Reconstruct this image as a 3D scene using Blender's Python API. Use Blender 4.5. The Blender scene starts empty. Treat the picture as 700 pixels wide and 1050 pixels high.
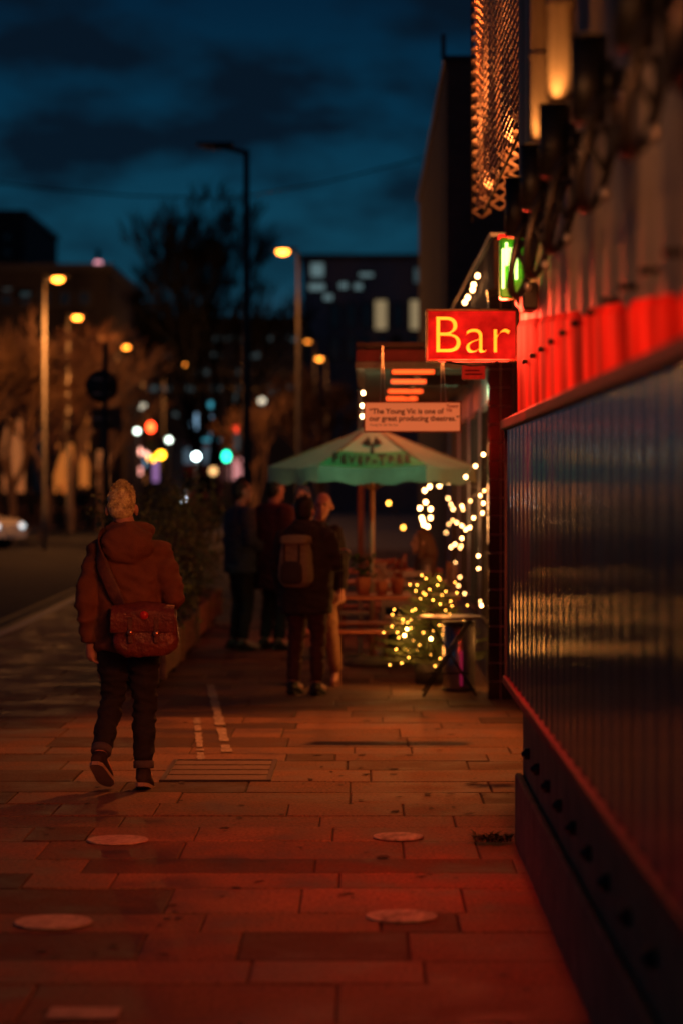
import bpy, math, random
from mathutils import Vector, Matrix, noise
random.seed(7)
S = bpy.context.scene
COL = S.collection
PI = math.pi; R = math.radians
F = 2479.0; CH = 1.78; VX, VY = 372.0, 497.0

# ---------------------------------------------------------------- camera
cd = bpy.data.cameras.new('camera'); cam = bpy.data.objects.new('camera', cd); COL.objects.link(cam)
cam.location = (0, 0, CH); cam.rotation_euler = (R(90), 0, 0)
cd.sensor_fit = 'VERTICAL'; cd.sensor_height = 36.0; cd.sensor_width = 24.0; cd.lens = 85.0
cd.shift_x = (350 - VX) / 1050.0; cd.shift_y = -(525 - VY) / 1050.0
cd.clip_start = 0.05; cd.clip_end = 2000
cd.dof.use_dof = True; cd.dof.focus_distance = 13.6; cd.dof.aperture_fstop = 1.45
S.camera = cam

# ---------------------------------------------------------------- world (dusk sky with dark clouds)
W = bpy.data.worlds.new("World"); S.world = W; W.use_nodes = True
nt = W.node_tree; nt.nodes.clear()
def N(nt, t, **k):
    n = nt.nodes.new(t)
    for a, b in k.items(): setattr(n, a, b)
    return n
out = N(nt, 'ShaderNodeOutputWorld'); bg = N(nt, 'ShaderNodeBackground')
tc = N(nt, 'ShaderNodeTexCoord'); sx = N(nt, 'ShaderNodeSeparateXYZ')
nt.links.new(tc.outputs['Generated'], sx.inputs[0])
rp = N(nt, 'ShaderNodeValToRGB')
nt.links.new(sx.outputs['Z'], rp.inputs[0])
els = [(0.0, (.045, .040, .060)), (0.05, (.022, .060, .095)), (.085, (.0055, .055, .094)), (.15, (.0020, .028, .060)), (.22, (.0008, .009, .028)), (1.0, (.0008, .006, .018))]
while len(rp.color_ramp.elements) < len(els): rp.color_ramp.elements.new(.5)
for e, (p, c) in zip(rp.color_ramp.elements, els): e.position = p; e.color = (*c, 1)
# faint pink afterglow low on the left
mp0 = N(nt, 'ShaderNodeMapping'); mp0.inputs['Scale'].default_value = (1.6, 1.6, 7.5)
nt.links.new(tc.outputs['Generated'], mp0.inputs[0])
nz = N(nt, 'ShaderNodeTexNoise'); nz.inputs['Scale'].default_value = 3.3; nz.inputs['Detail'].default_value = 5; nz.inputs['Roughness'].default_value = .5
mp = N(nt, 'ShaderNodeMapping'); mp.inputs['Scale'].default_value = (4.5, 1.6, 11); mp.inputs['Location'].default_value = (.35, 0, .42)
nt.links.new(tc.outputs['Generated'], mp.inputs[0]); nt.links.new(mp.outputs[0], nz.inputs[0])
cr = N(nt, 'ShaderNodeValToRGB'); cr.color_ramp.elements[0].position = .40; cr.color_ramp.elements[1].position = .58
nt.links.new(nz.outputs[0], cr.inputs[0])
mm = N(nt, 'ShaderNodeMapRange'); mm.inputs[1].default_value = .05; mm.inputs[2].default_value = .13; mm.inputs[3].default_value = .10; mm.inputs[4].default_value = .95
nt.links.new(sx.outputs['Z'], mm.inputs[0])
mu = N(nt, 'ShaderNodeMath', operation='MULTIPLY'); nt.links.new(cr.outputs[0], mu.inputs[0]); nt.links.new(mm.outputs[0], mu.inputs[1])
mx = N(nt, 'ShaderNodeMixRGB'); mx.inputs[2].default_value = (.0022, .0068, .015, 1)
nt.links.new(mu.outputs[0], mx.inputs[0]); nt.links.new(rp.outputs[0], mx.inputs[1])
nt.links.new(mx.outputs[0], bg.inputs[0]); bg.inputs[1].default_value = 1.0
nt.links.new(bg.outputs[0], out.inputs[0])

S.view_settings.view_transform = 'Standard'; S.view_settings.look = 'None'; S.view_settings.exposure = 0; S.view_settings.gamma = 1
S.view_settings.use_curve_mapping = False
S.render.engine = 'CYCLES'

# ---------------------------------------------------------------- helpers
def at(px, py, d): return Vector(((px - VX) * d / F, d, CH - (py - VY) * d / F))

MATS = {}
def mat(name, c, rough=.6, metal=0, var=.25, scale=6, bump=0, bscale=40, emit=None, es=0, spec=.5, c2=None, rvar=0, stretch=None, sss=0):
    if name in MATS: return MATS[name]
    m = bpy.data.materials.new(name); m.use_nodes = True; t = m.node_tree
    b = t.nodes['Principled BSDF']
    b.inputs['Roughness'].default_value = rough; b.inputs['Metallic'].default_value = metal
    b.inputs['Specular IOR Level'].default_value = spec
    co = N(t, 'ShaderNodeTexCoord'); mpn = N(t, 'ShaderNodeMapping')
    if stretch: mpn.inputs['Scale'].default_value = stretch
    t.links.new(co.outputs['Object'], mpn.inputs[0])
    n1 = N(t, 'ShaderNodeTexNoise'); n1.inputs['Scale'].default_value = scale; n1.inputs['Detail'].default_value = 6; n1.inputs['Roughness'].default_value = .62
    t.links.new(mpn.outputs[0], n1.inputs[0])
    r = N(t, 'ShaderNodeValToRGB'); r.color_ramp.elements[0].position = .32; r.color_ramp.elements[1].position = .68
    lo = [max(0, x * (1 - var)) for x in c]; hi = c2 if c2 else [min(1, x * (1 + var)) for x in c]
    r.color_ramp.elements[0].color = (*lo, 1); r.color_ramp.elements[1].color = (*hi, 1)
    t.links.new(n1.outputs[0], r.inputs[0]); t.links.new(r.outputs[0], b.inputs['Base Color'])
    if rvar:
        mr = N(t, 'ShaderNodeMapRange'); mr.inputs[1].default_value = .3; mr.inputs[2].default_value = .7
        mr.inputs[3].default_value = max(.03, rough - rvar); mr.inputs[4].default_value = min(1, rough + rvar)
        t.links.new(n1.outputs[0], mr.inputs[0]); t.links.new(mr.outputs[0], b.inputs['Roughness'])
    if bump:
        n2 = N(t, 'ShaderNodeTexNoise'); n2.inputs['Scale'].default_value = bscale; n2.inputs['Detail'].default_value = 4
        t.links.new(mpn.outputs[0], n2.inputs[0])
        bp = N(t, 'ShaderNodeBump'); bp.inputs['Strength'].default_value = bump; bp.inputs['Distance'].default_value = .02
        t.links.new(n2.outputs[0], bp.inputs['Height']); t.links.new(bp.outputs[0], b.inputs['Normal'])
    if emit:
        b.inputs['Emission Color'].default_value = (*emit, 1); b.inputs['Emission Strength'].default_value = es
    MATS[name] = m
    return m

class MB:
    def __init__(s): s.v = []; s.f = []; s.fm = []; s.cm = 0; s.smooth = []; s.cs = False
    def add(s, vs, fs, smooth=False):
        o = len(s.v); s.v += [Vector(v) for v in vs]
        for f in fs: s.f.append([o + i for i in f]); s.smooth.append(smooth); s.fm.append(s.cm)
    def box(s, a, b, bev=0, M=None):
        x0, y0, z0 = [min(a[i], b[i]) for i in range(3)]; x1, y1, z1 = [max(a[i], b[i]) for i in range(3)]
        if bev > 0:
            e = min(bev, (x1-x0)*.45, (y1-y0)*.45, (z1-z0)*.45)
            vs = []; 
            for sx_ in (0, 1):
                for sy_ in (0, 1):
                    for sz_ in (0, 1):
                        X = x1 if sx_ else x0; Y = y1 if sy_ else y0; Z = z1 if sz_ else z0
                        ix = X - e if sx_ else X + e; iy = Y - e if sy_ else Y + e; iz = Z - e if sz_ else Z + e
                        vs += [(X, iy, iz), (ix, Y, iz), (ix, iy, Z)]
            I = lambda a_, b_, c_, k: (a_*4 + b_*2 + c_)*3 + k
            fs = [[I(0,0,0,0), I(0,0,1,0), I(0,1,1,0), I(0,1,0,0)], [I(1,0,0,0), I(1,1,0,0), I(1,1,1,0), I(1,0,1,0)],
                  [I(0,0,0,1), I(1,0,0,1), I(1,0,1,1), I(0,0,1,1)], [I(0,1,0,1), I(0,1,1,1), I(1,1,1,1), I(1,1,0,1)],
                  [I(0,0,0,2), I(0,1,0,2), I(1,1,0,2), I(1,0,0,2)], [I(0,0,1,2), I(1,0,1,2), I(1,1,1,2), I(0,1,1,2)]]
            for a_ in (0, 1):
                for b_ in (0, 1):
                    fs.append([I(0,a_,b_,1), I(1,a_,b_,1), I(1,a_,b_,2), I(0,a_,b_,2)])
                    fs.append([I(a_,0,b_,0), I(a_,1,b_,0), I(a_,1,b_,2), I(a_,0,b_,2)])
                    fs.append([I(a_,b_,0,0), I(a_,b_,1,0), I(a_,b_,1,1), I(a_,b_,0,1)])
                    for c_ in (0, 1): fs.append([I(a_,b_,c_,0), I(a_,b_,c_,1), I(a_,b_,c_,2)])
        else:
            vs = [(x0,y0,z0),(x1,y0,z0),(x1,y1,z0),(x0,y1,z0),(x0,y0,z1),(x1,y0,z1),(x1,y1,z1),(x0,y1,z1)]
            fs = [[0,3,2,1],[4,5,6,7],[0,1,5,4],[1,2,6,5],[2,3,7,6],[3,0,4,7]]
        if M is not None: vs = [M @ Vector(v) for v in vs]
        s.add(vs, fs); return s
    def loft(s, rings, cap=True, smooth=True):
        n = len(rings[0]); vs = [p for r in rings for p in r]; fs = []
        for i in range(len(rings) - 1):
            for j in range(n):
                k = (j + 1) % n; fs.append([i*n + j, i*n + k, (i+1)*n + k, (i+1)*n + j])
        if cap: fs.append(list(range(n))[::-1]); fs.append([(len(rings)-1)*n + j for j in range(n)])
        s.add(vs, fs, smooth); return s
    def tube(s, pts, rad, n=8, cap=True, round_=False, sq=None):
        pts = [Vector(p) for p in pts]
        if not hasattr(rad, '__len__'): rad = [rad]*len(pts)
        rad = list(rad)
        if round_:
            d0 = (pts[0]-pts[1]).normalized(); d1 = (pts[-1]-pts[-2]).normalized(); r0, r1 = rad[0], rad[-1]
            pts = [pts[0]+d0*r0*.95, pts[0]+d0*r0*.6] + pts + [pts[-1]+d1*r1*.6, pts[-1]+d1*r1*.95]
            rad = [r0*.3, r0*.8] + rad + [r1*.8, r1*.3]
        rings = []; up = None
        for i, p in enumerate(pts):
            t = (pts[min(i+1, len(pts)-1)] - pts[max(i-1, 0)])
            if t.length < 1e-9: t = Vector((0,0,1))
            t.normalize()
            if up is None: up = Vector((0,0,1)) if abs(t.z) < .9 else Vector((0,1,0))
            a = t.cross(up)
            if a.length < 1e-4: a = t.cross(Vector((1,0,0)))
            a.normalize(); b = t.cross(a).normalized(); up = -b if False else up
            q = sq or (1, 1)
            rings.append([p + a*math.cos(2*PI*j/n)*rad[i]*q[0] + b*math.sin(2*PI*j/n)*rad[i]*q[1] for j in range(n)])
        return s.loft(rings, cap)
    def cyl(s, p0, p1, r0, r1=None, n=12): return s.tube([p0, p1], [r0, r0 if r1 is None else r1], n)
    def ball(s, c, r, n=12, m=8, M=None):
        if not hasattr(r, '__len__'): r = (r, r, r)
        rings = []
        for i in range(m + 1):
            ph = PI*(i/m) ; ph = min(max(ph, .06), PI-.06)
            rings.append([Vector((r[0]*math.sin(ph)*math.cos(2*PI*j/n), r[1]*math.sin(ph)*math.sin(2*PI*j/n), r[2]*math.cos(ph))) for j in range(n)])
        if M is not None: rings = [[M @ p for p in q] for q in rings]
        rings = [[p + Vector(c) for p in q] for q in rings]
        return s.loft(rings)
    def quad(s, *p): s.add(p, [list(range(len(p)))]); return s
    def grid(s, fn, nu, nv, smooth=True):
        vs = [fn(i/nu, j/nv) for i in range(nu+1) for j in range(nv+1)]
        fs = [[i*(nv+1)+j, (i+1)*(nv+1)+j, (i+1)*(nv+1)+j+1, i*(nv+1)+j+1] for i in range(nu) for j in range(nv)]
        s.add(vs, fs, smooth); return s
    def mesh(s, name, m, off=Vector((0,0,0))):
        me = bpy.data.meshes.new(name); me.from_pydata([tuple(v - off) for v in s.v], [], s.f)
        for x in (m if isinstance(m, (list, tuple)) else [m]): me.materials.append(x)
        me.polygons.foreach_set('use_smooth', s.smooth); me.polygons.foreach_set('material_index', s.fm); me.update()
        return me
    def build(s, name, m, parent=None, off=None):
        """verts in world coordinates (or in the local ones of a thing that still stands at the origin)"""
        if off is None:
            off = Vector((0,0,0)); q = parent
            while q is not None: off = off + q.location; q = q.parent
        o = bpy.data.objects.new(name, s.mesh(name, m, off)); COL.objects.link(o)
        if parent: o.parent = parent
        return o
def tag(o, label=None, cat=None, group=None, kind=None):
    if label: o['label'] = label
    if cat: o['category'] = cat
    if group: o['group'] = group
    if kind: o['kind'] = kind
    return o
def thing(name, label, cat, loc=(0,0,0), group=None):
    o = bpy.data.objects.new(name, None); COL.objects.link(o); o.location = loc; o.empty_display_size = .1
    return tag(o, label, cat, group)
def solo(name, label, cat, mb, m, group=None, origin=None):
    off = Vector(origin) if origin is not None else Vector((0,0,0))
    o = mb.build(name, m, None, off); o.location = off
    return tag(o, label, cat, group)
def struct(name, mb, m): return tag(mb.build(name, m), kind='structure')
def kids(o): return [c for c in COL.objects if c.parent == o]
def copy_tree(o, parent=None):
    c = o.copy(); COL.objects.link(c)
    if parent: c.parent = parent
    for k in kids(o): copy_tree(k, c)
    return c
def remesh(mb, vox, sm=6, wr=0, ws=9, zlim=None, seed=0):
    """melt overlapping lofts into one continuous surface; optional cloth creases"""
    me = mb.mesh('tmp', mat('tmp', (.5,.5,.5))); o = bpy.data.objects.new('tmp', me); COL.objects.link(o)
    a = o.modifiers.new('r', 'REMESH'); a.mode = 'VOXEL'; a.voxel_size = vox; a.use_smooth_shade = True
    b = o.modifiers.new('s', 'SMOOTH'); b.factor = .5; b.iterations = sm
    dg = bpy.context.evaluated_depsgraph_get(); dg.update()
    m2 = bpy.data.meshes.new_from_object(o.evaluated_get(dg)); bpy.data.objects.remove(o)
    r = MB(); r.v = [v.co.copy() for v in m2.vertices]; r.f = [list(p.vertices) for p in m2.polygons]
    r.smooth = [True]*len(r.f); r.fm = [0]*len(r.f)
    if wr:
        nm = [v.normal.copy() for v in m2.vertices]
        for i, v in enumerate(r.v):
            q = Vector((v.x*ws*.8 + seed, v.y*ws*.8, v.z*ws*1.7 + .6*math.sin(v.x*9)))
            k = 1 - abs(noise.noise(q))*2.2
            r.v[i] = v + nm[i]*wr*(k + .5*noise.noise(q*2.3))
    bpy.data.meshes.remove(m2)
    return r
def text_mesh(txt, size, m, name='lettering', parent=None, loc=(0,0,0), rot=(R(90),0,0), ext=.004, bold=0, space=1, sx_=1, align='CENTER', lsp=1, sy_=1):
    cu = bpy.data.curves.new('t', 'FONT'); cu.body = txt; cu.size = size; cu.extrude = ext; cu.offset = bold
    cu.align_x = align; cu.align_y = 'CENTER'; cu.space_character = space; cu.space_line = lsp
    o = bpy.data.objects.new('t', cu); COL.objects.link(o)
    dg = bpy.context.evaluated_depsgraph_get(); dg.update()
    me = bpy.data.meshes.new_from_object(o.evaluated_get(dg)); bpy.data.objects.remove(o)
    me.materials.clear(); me.materials.append(m)
    M = Matrix.Translation(loc) @ Matrix(((1,0,0,0),(0,1,0,0),(0,0,1,0),(0,0,0,1))) 
    from mathutils import Euler
    M = M @ Euler(rot).to_matrix().to_4x4() @ Matrix.Diagonal((sx_,sy_,1,1))
    off = Vector((0,0,0)); q = parent
    while q is not None: off = off + q.location; q = q.parent
    me.transform(Matrix.Translation(-off) @ M)
    t = bpy.data.objects.new(name, me); COL.objects.link(t); t.parent = parent
    return t
def light(kind, name, loc, power, col, parent=None, size=.1, spot=None, target=None, blend=.6):
    l = bpy.data.lights.new(name, kind); l.energy = power; l.color = col
    if kind == 'SPOT': l.spot_size = R(spot); l.spot_blend = blend; l.shadow_soft_size = size
    elif kind == 'AREA': l.size = size
    else: l.shadow_soft_size = size
    o = bpy.data.objects.new(name, l); COL.objects.link(o)
    o.location = loc
    if target is not None: o.rotation_euler = (Vector(target) - Vector(loc)).to_track_quat('-Z', 'Y').to_euler()
    if parent:
        off = Vector((0,0,0)); q = parent
        while q is not None: off = off + q.location; q = q.parent
        o.parent = parent; o.location = Vector(loc) - off
    return o
def emis(name, c, s): return mat(name, c, .5, var=0, emit=c, es=s)

SOD = (1.0, .33, .07)
# ---------------------------------------------------------------- materials
M_stone = bpy.data.materials.new('flagstone'); M_stone.use_nodes = True
def make_stone(m):
    t = m.node_tree; b = t.nodes['Principled BSDF']
    at_ = N(t, 'ShaderNodeAttribute'); at_.attribute_name = 'tone'
    co = N(t, 'ShaderNodeTexCoord')
    n1 = N(t, 'ShaderNodeTexNoise'); n1.inputs['Scale'].default_value = 2.2; n1.inputs['Detail'].default_value = 8; n1.inputs['Roughness'].default_value = .65
    n2 = N(t, 'ShaderNodeTexNoise'); n2.inputs['Scale'].default_value = 55; n2.inputs['Detail'].default_value = 5; n2.inputs['Roughness'].default_value = .7
    n3 = N(t, 'ShaderNodeTexVoronoi'); n3.inputs['Scale'].default_value = 9
    for n in (n1, n2, n3): t.links.new(co.outputs['Object'], n.inputs['Vector'])
    r = N(t, 'ShaderNodeValToRGB'); r.color_ramp.elements[0].color = (.050, .031, .020, 1); r.color_ramp.elements[1].color = (.22, .125, .075, 1)
    r.color_ramp.elements[0].position = .3; r.color_ramp.elements[1].position = .7
    t.links.new(n1.outputs[0], r.inputs[0])
    m1 = N(t, 'ShaderNodeMixRGB', blend_type='MULTIPLY'); m1.inputs[0].default_value = 1
    t.links.new(r.outputs[0], m1.inputs[1]); t.links.new(at_.outputs['Color'], m1.inputs[2])
    r2 = N(t, 'ShaderNodeValToRGB'); r2.color_ramp.elements[0].color = (.42,.42,.42,1); r2.color_ramp.elements[0].position = .35; r2.color_ramp.elements[1].position = .62; r2.color_ramp.elements[1].color = (1.35,1.35,1.35,1)
    t.links.new(n2.outputs[0], r2.inputs[0])
    m2 = N(t, 'ShaderNodeMixRGB', blend_type='MULTIPLY'); m2.inputs[0].default_value = 1
    t.links.new(m1.outputs[0], m2.inputs[1]); t.links.new(r2.outputs[0], m2.inputs[2]); 
    # dark trodden spots of gum
    v = N(t, 'ShaderNodeMapRange'); v.inputs[1].default_value = .05; v.inputs[2].default_value = .08; v.inputs[3].default_value = .45; v.inputs[4].default_value = 1
    t.links.new(n3.outputs['Distance'], v.inputs[0])
    m3 = N(t, 'ShaderNodeMixRGB', blend_type='MULTIPLY'); m3.inputs[0].default_value = .7
    t.links.new(m2.outputs[0], m3.inputs[1]); t.links.new(v.outputs[0], m3.inputs[2])
    t.links.new(m3.outputs[0], b.inputs['Base Color'])
    rr = N(t, 'ShaderNodeMapRange'); rr.inputs[1].default_value = .35; rr.inputs[2].default_value = .65; rr.inputs[3].default_value = .50; rr.inputs[4].default_value = .85; b.inputs['Specular IOR Level'].default_value = .3
    t.links.new(n1.outputs[0], rr.inputs[0]); t.links.new(rr.outputs[0], b.inputs['Roughness'])
    bp = N(t, 'ShaderNodeBump'); bp.inputs['Strength'].default_value = .55; bp.inputs['Distance'].default_value = .006
    t.links.new(n2.outputs[0], bp.inputs['Height'])
    bp2 = N(t, 'ShaderNodeBump'); bp2.inputs['Strength'].default_value = .4; bp2.inputs['Distance'].default_value = .03
    t.links.new(n1.outputs[0], bp2.inputs['Height']); t.links.new(bp.outputs[0], bp2.inputs['Normal'])
    t.links.new(bp2.outputs[0], b.inputs['Normal'])
make_stone(M_stone)
M_grout = mat('joint_grit', (.02,.018,.016), .95, var=.4, scale=30, bump=.4)
M_asph = mat('asphalt', (.042,.042,.044), .85, var=.35, scale=1.4, bump=.3, bscale=90, spec=.15)
M_kerb = mat('granite_kerb', (.25,.24,.23), .6, var=.3, scale=30, bump=.3)
M_paint = mat('worn_paint', (.55,.53,.48), .7, var=.5, scale=14, c2=(.62,.6,.55))
M_yel = mat('yellow_line', (.45,.33,.06), .7, var=.4, scale=10)
M_black = mat('black_metal', (.012,.012,.013), .42, metal=.2, bump=.15, bscale=60)
M_dark = mat('dark_paint', (.03,.03,.032), .5, bump=.15)
M_galv = mat('galvanised', (.30,.31,.32), .42, metal=.7, rvar=.12, bump=.1)
M_glass = mat('dark_glass', (.015,.02,.025), .08, var=.1, spec=.8)
M_wood = mat('wood', (.23,.12,.06), .55, var=.45, scale=5, stretch=(1,8,8), bump=.3, bscale=30)

# ================================================================ GROUND
struct('ground', MB().quad((-400,-60,-.16),(400,-60,-.16),(400,700,-.16),(-400,700,-.16)), mat('ground_far', (.06,.055,.05), .9))
KX = -4.25
def kx(y):   # kerb line: runs beside the pavement and bends away to the left near the camera side
    return KX - .02*max(0, y-30) + 0.0 - (.055*max(0, 26-y)**1.6 if y < 26 else 0)
rd = MB(); pts = [0+2.0*i for i in range(0, 120)]
for i in range(len(pts)-1):
    a, b = pts[i], pts[i+1]; rd.quad((kx(a)-14 if a < 60 else -13,a,-.12),(kx(a)-.12,a,-.12),(kx(b)-.12,b,-.12),(kx(b)-14 if b < 60 else -13,b,-.12))
struct('road', rd, M_asph)
kb = MB()
for i in range(0, 100):
    a = 10 + i*.915; b = a + .905
    p = [Vector((kx(a)-.14,a,-.15)),Vector((kx(a),a,-.15)),Vector((kx(b),b,-.15)),Vector((kx(b)-.14,b,-.15))]
    q = [v + Vector((0,0,.156)) for v in p]
    kb.add(p+q, [[4,5,6,7],[0,1,5,4],[1,2,6,5],[2,3,7,6],[3,0,4,7]])
struct('kerb', kb, M_kerb)
yl = MB()
for off in (.42, .66):
    for i in range(0, 50):
        a = 12+2.0*i; b = a+2.0
        yl.quad((kx(a)-off-.08,a,-.116),(kx(a)-off,a,-.116),(kx(b)-off,b,-.116),(kx(b)-off-.08,b,-.116))
struct('road_marking', yl, M_yel)
op = MB(); op.box((-60,40,-.15),(-13,240,.0)); struct('opposite_pavement', op, mat('concrete_paving', (.22,.2,.18), .7, var=.3, scale=3, bump=.3))
# flagstones with real joints; tone per slab
rng = random.Random(3)
verts, faces, tones = [], [], []
y = 3.0
while y < 66:
    h = rng.choice([.42,.5,.58,.62]) ; x = (kx(y+.3)) - rng.random()*.0
    x1 = 5.0
    while x < x1:
        w = rng.uniform(.5, 1.1) if rng.random() < .8 else rng.uniform(.3,.5)
        g = .0035; z = rng.uniform(-.0035, .0025); tl = rng.uniform(-.0015,.0015)
        X0, X1, Y0, Y1 = x+g, min(x+w, x1)-g, y+g, y+h-g; e = .006
        o = len(verts)
        verts += [(X0,Y0,z-.03),(X1,Y0,z-.03),(X1,Y1,z-.03),(X0,Y1,z-.03),(X0,Y0,z-.005),(X1,Y0,z-.005),(X1,Y1,z-.005),(X0,Y1,z-.005),
                  (X0+e,Y0+e,z-tl),(X1-e,Y0+e,z+tl),(X1-e,Y1-e,z+tl),(X0+e,Y1-e,z-tl)]
        fs = [[8,9,10,11]] + [[a,(a+1)%4,4+(a+1)%4,4+a] for a in range(4)] + [[4+a,4+(a+1)%4,8+(a+1)%4,8+a] for a in range(4)]
        faces += [[o+k for k in f] for f in fs]
        t = rng.gauss(.95, .14) if rng.random() > .22 else rng.uniform(.30,.52)
        c = (t*rng.uniform(.96,1.05), t, t*rng.uniform(.93,1.03), 1)
        tones += [c]*9
        x += w
    y += h
me = bpy.data.meshes.new('pavement'); me.from_pydata(verts, [], faces); me.materials.append(M_stone)
ca = me.color_attributes.new('tone', 'FLOAT_COLOR', 'CORNER'); k = 0
buf = []
for p in me.polygons: buf += list(tones[p.index])*p.loop_total
ca.data.foreach_set('color', buf)
pv = bpy.data.objects.new('pavement', me); COL.objects.link(pv); tag(pv, kind='structure')
bs = MB()
for i in range(0, 33):
    a = 2*i+1.0; b = a+2; bs.quad((kx(a),a,-.010),(5.2,a,-.010),(5.2,b,-.010),(kx(b),b,-.010))
struct('pavement_bed', bs, M_grout)
pf = MB(); pf.quad((-6,66,-.004),(6,66,-.004),(6,240,-.004),(-6.5,240,-.004)); struct('far_pavement', pf, mat('far_paving', (.2,.18,.16), .7, var=.3, scale=2))
# broken pale lines on the flags
def gp(px, py):
    d = CH*F/(py-VY); return Vector(((px-VX)*d/F, d, .007))
M_pale_line = mat('pale_line', (.16,.14,.12), .75, var=.5, scale=26, c2=(.48,.44,.38))
ml = MB()
for (x0,y0,x1,y1,w) in ((202,737,206.5,780,.055),(216,703,235,780,.075)):
    a = gp(x0,y0); b = gp(x1,y1); rr = random.Random(x0); k = 0; n = 26
    for i in range(n):
        if rr.random() < .22: continue
        p = a.lerp(b, i/n); q = a.lerp(b, (i+.93)/n); ww = w*rr.uniform(.7,1.05)
        ml.quad(p+Vector((-ww/2,0,0)), q+Vector((-ww/2,0,0)), q+Vector((ww/2,0,0)), p+Vector((ww/2,0,0)))
struct('pavement_lines', ml, M_pale_line)
# round pale discs set in the flags
def disc(px, py, r, label, m, pat=False):
    c = gp(px, py); mb = MB(); n = 40
    top = [(c.x+r*math.cos(2*PI*i/n), c.y+r*math.sin(2*PI*i/n), .011) for i in range(n)]
    bot = [(c.x+(r+.004)*math.cos(2*PI*i/n), c.y+(r+.004)*math.sin(2*PI*i/n), .004) for i in range(n)]
    mb.loft([bot, top], True, False)
    o = solo('ground_disc', label, 'ground disc', mb, m, 'round discs set in the paving', (c.x, c.y, 0))
    return o
M_disc = mat('pale_disc', (.33,.27,.22), .6, var=.4, scale=30, bump=.6, bscale=70)
M_disc2 = mat('worn_disc', (.13,.11,.09), .6, var=.4, scale=20, c2=(.40,.34,.28), bump=.6, stretch=(1,.4,1))
disc(121,862.5,.150,'pale round disc in the paving ahead of the walker, the farther left one',M_disc)
disc(55,947,.155,'largest pale round disc near the left edge of the paving',M_disc)
disc(408,859,.125,'faint worn round disc beside the small weed, farther right one',M_disc2)
disc(411,941,.145,'worn round disc glowing red in the foreground, nearer right one',M_disc2)
rp_ = MB(); c = gp(86,1041); rp_.box((c.x-.12,c.y-.085,.004),(c.x+.12,c.y+.085,.010),.003)
solo('ground_plate','small pale square plate in the paving at the bottom left','ground plate',rp_,M_disc,None,(c.x,c.y,0))
# drain grating
g0 = thing('drain_grating','slotted metal drain grating set in the flagstones right of the walker','drain',(-.88,15.05,0))
fr = MB(); X0,X1,Y0,Y1 = -1.22,-.55,14.5,15.6
for a,b in (((X0,Y0),(X1,Y0+.03)),((X0,Y1-.03),(X1,Y1)),((X0,Y0+.03),(X0+.03,Y1-.03)),((X1-.03,Y0+.03),(X1,Y1-.03))): fr.box((a[0],a[1],-.02),(b[0],b[1],.010),.002)
fr.build('frame', mat('grate_iron',(.05,.045,.04),.5,metal=.5), g0)
sl = MB()
for i in range(4):
    yy = Y0+.045+i*.26; sl.box((X0+.03,yy,-.02),(X1-.03,yy+.21,.008),.003)
sl.build('cover', mat('grate_stone',(.10,.072,.052),.6,var=.3,scale=20,bump=.4), g0)
dk = MB(); dk.quad((X0+.03,Y0+.03,.0045),(X1-.03,Y0+.03,.0045),(X1-.03,Y1-.03,.0045),(X0+.03,Y1-.03,.0045)); dk.build('slot', mat('void',(.002,.002,.002),1,var=0), g0)
# fallen leaves
lf = []
rr = random.Random(11)
spots = [(380,690+i*0) for i in range(0)]
spots = [(359,724),(371,722),(325,709),(243,727),(345,724),(375,740),(410,758),(460,754),(485,755),(470,744),(325,775),(371,775),(375,795),(330,787),(340,792),(402,789),(403,795),(438,815),(461,815),(483,804),(519,815),(534,779),(408,818),(404,833),(370,788),(530,768),(448,748),(436,736),(222,735),(190,741),(226,794),(187,803),(185,822),(450,770),(418,775),(500,742),(355,765),(300,735),(392,880),(355,918),(176,930),(118,970),(266,905),(90,825),(230,850),(318,800),(430,900),(480,835)]
M_leaf = mat('dead_leaf',(.035,.018,.010),.8,var=.4,scale=50)
base_leaf = []
for v in range(4):
    mb = MB(); a = .030+.007*v
    P = [(-a,0,.003),(-a*.5,-a*(.35+.2*(v%2)),.006),(a*.3,-a*.6,.003),(a*(.8+.15*v),a*.1,.005),(a*.3,a*.45,.006),(-a*.5,a*(.6-.1*v),.003)]
    c0 = (0,0,.006)
    mb.add([*P, c0], [[i,(i+1)%6,6] for i in range(6)]); mb.add([(p[0],p[1],p[2]-.002) for p in P]+[(0,0,.006)], [[(i+1)%6,i,6] for i in range(6)])
    base_leaf.append(mb.mesh('fallen_leaf', M_leaf))
for i,(px,py) in enumerate(spots):
    o = bpy.data.objects.new('fallen_leaf', base_leaf[i%4]); COL.objects.link(o); c = gp(px,py); o.location = (c.x,c.y,.004); o.rotation_euler = (0,0,rr.random()*6); s = rr.uniform(.5,1.15); o.scale = (s,s*rr.uniform(.6,1.2),s)
    tag(o,'small dark dead leaf lying on the flagstones','leaf','fallen leaves on the paving')
M_gum = mat('trodden_gum',(.03,.027,.024),.8,var=.3)
rg_=random.Random(77); gm=MB()
for k_ in range(260):
    gx,gy=rg_.uniform(-3.6,.7),rg_.uniform(7.6,21); rr0=rg_.uniform(.006,.022); nn_=9; zz0=.0045+rg_.random()*.0005
    ctr=Vector((gx,gy,zz0)); vv_=[ctr+Vector((math.cos(2*PI*q/nn_)*rr0*rg_.uniform(.7,1.2),math.sin(2*PI*q/nn_)*rr0*rg_.uniform(.7,1.2),0)) for q in range(nn_)]
    gm.add(vv_,[list(range(nn_))])
tag(gm.build('gum_spots',M_gum),'scatter of small dark trodden gum spots on the flagstones','gum spots',kind='stuff')
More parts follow.
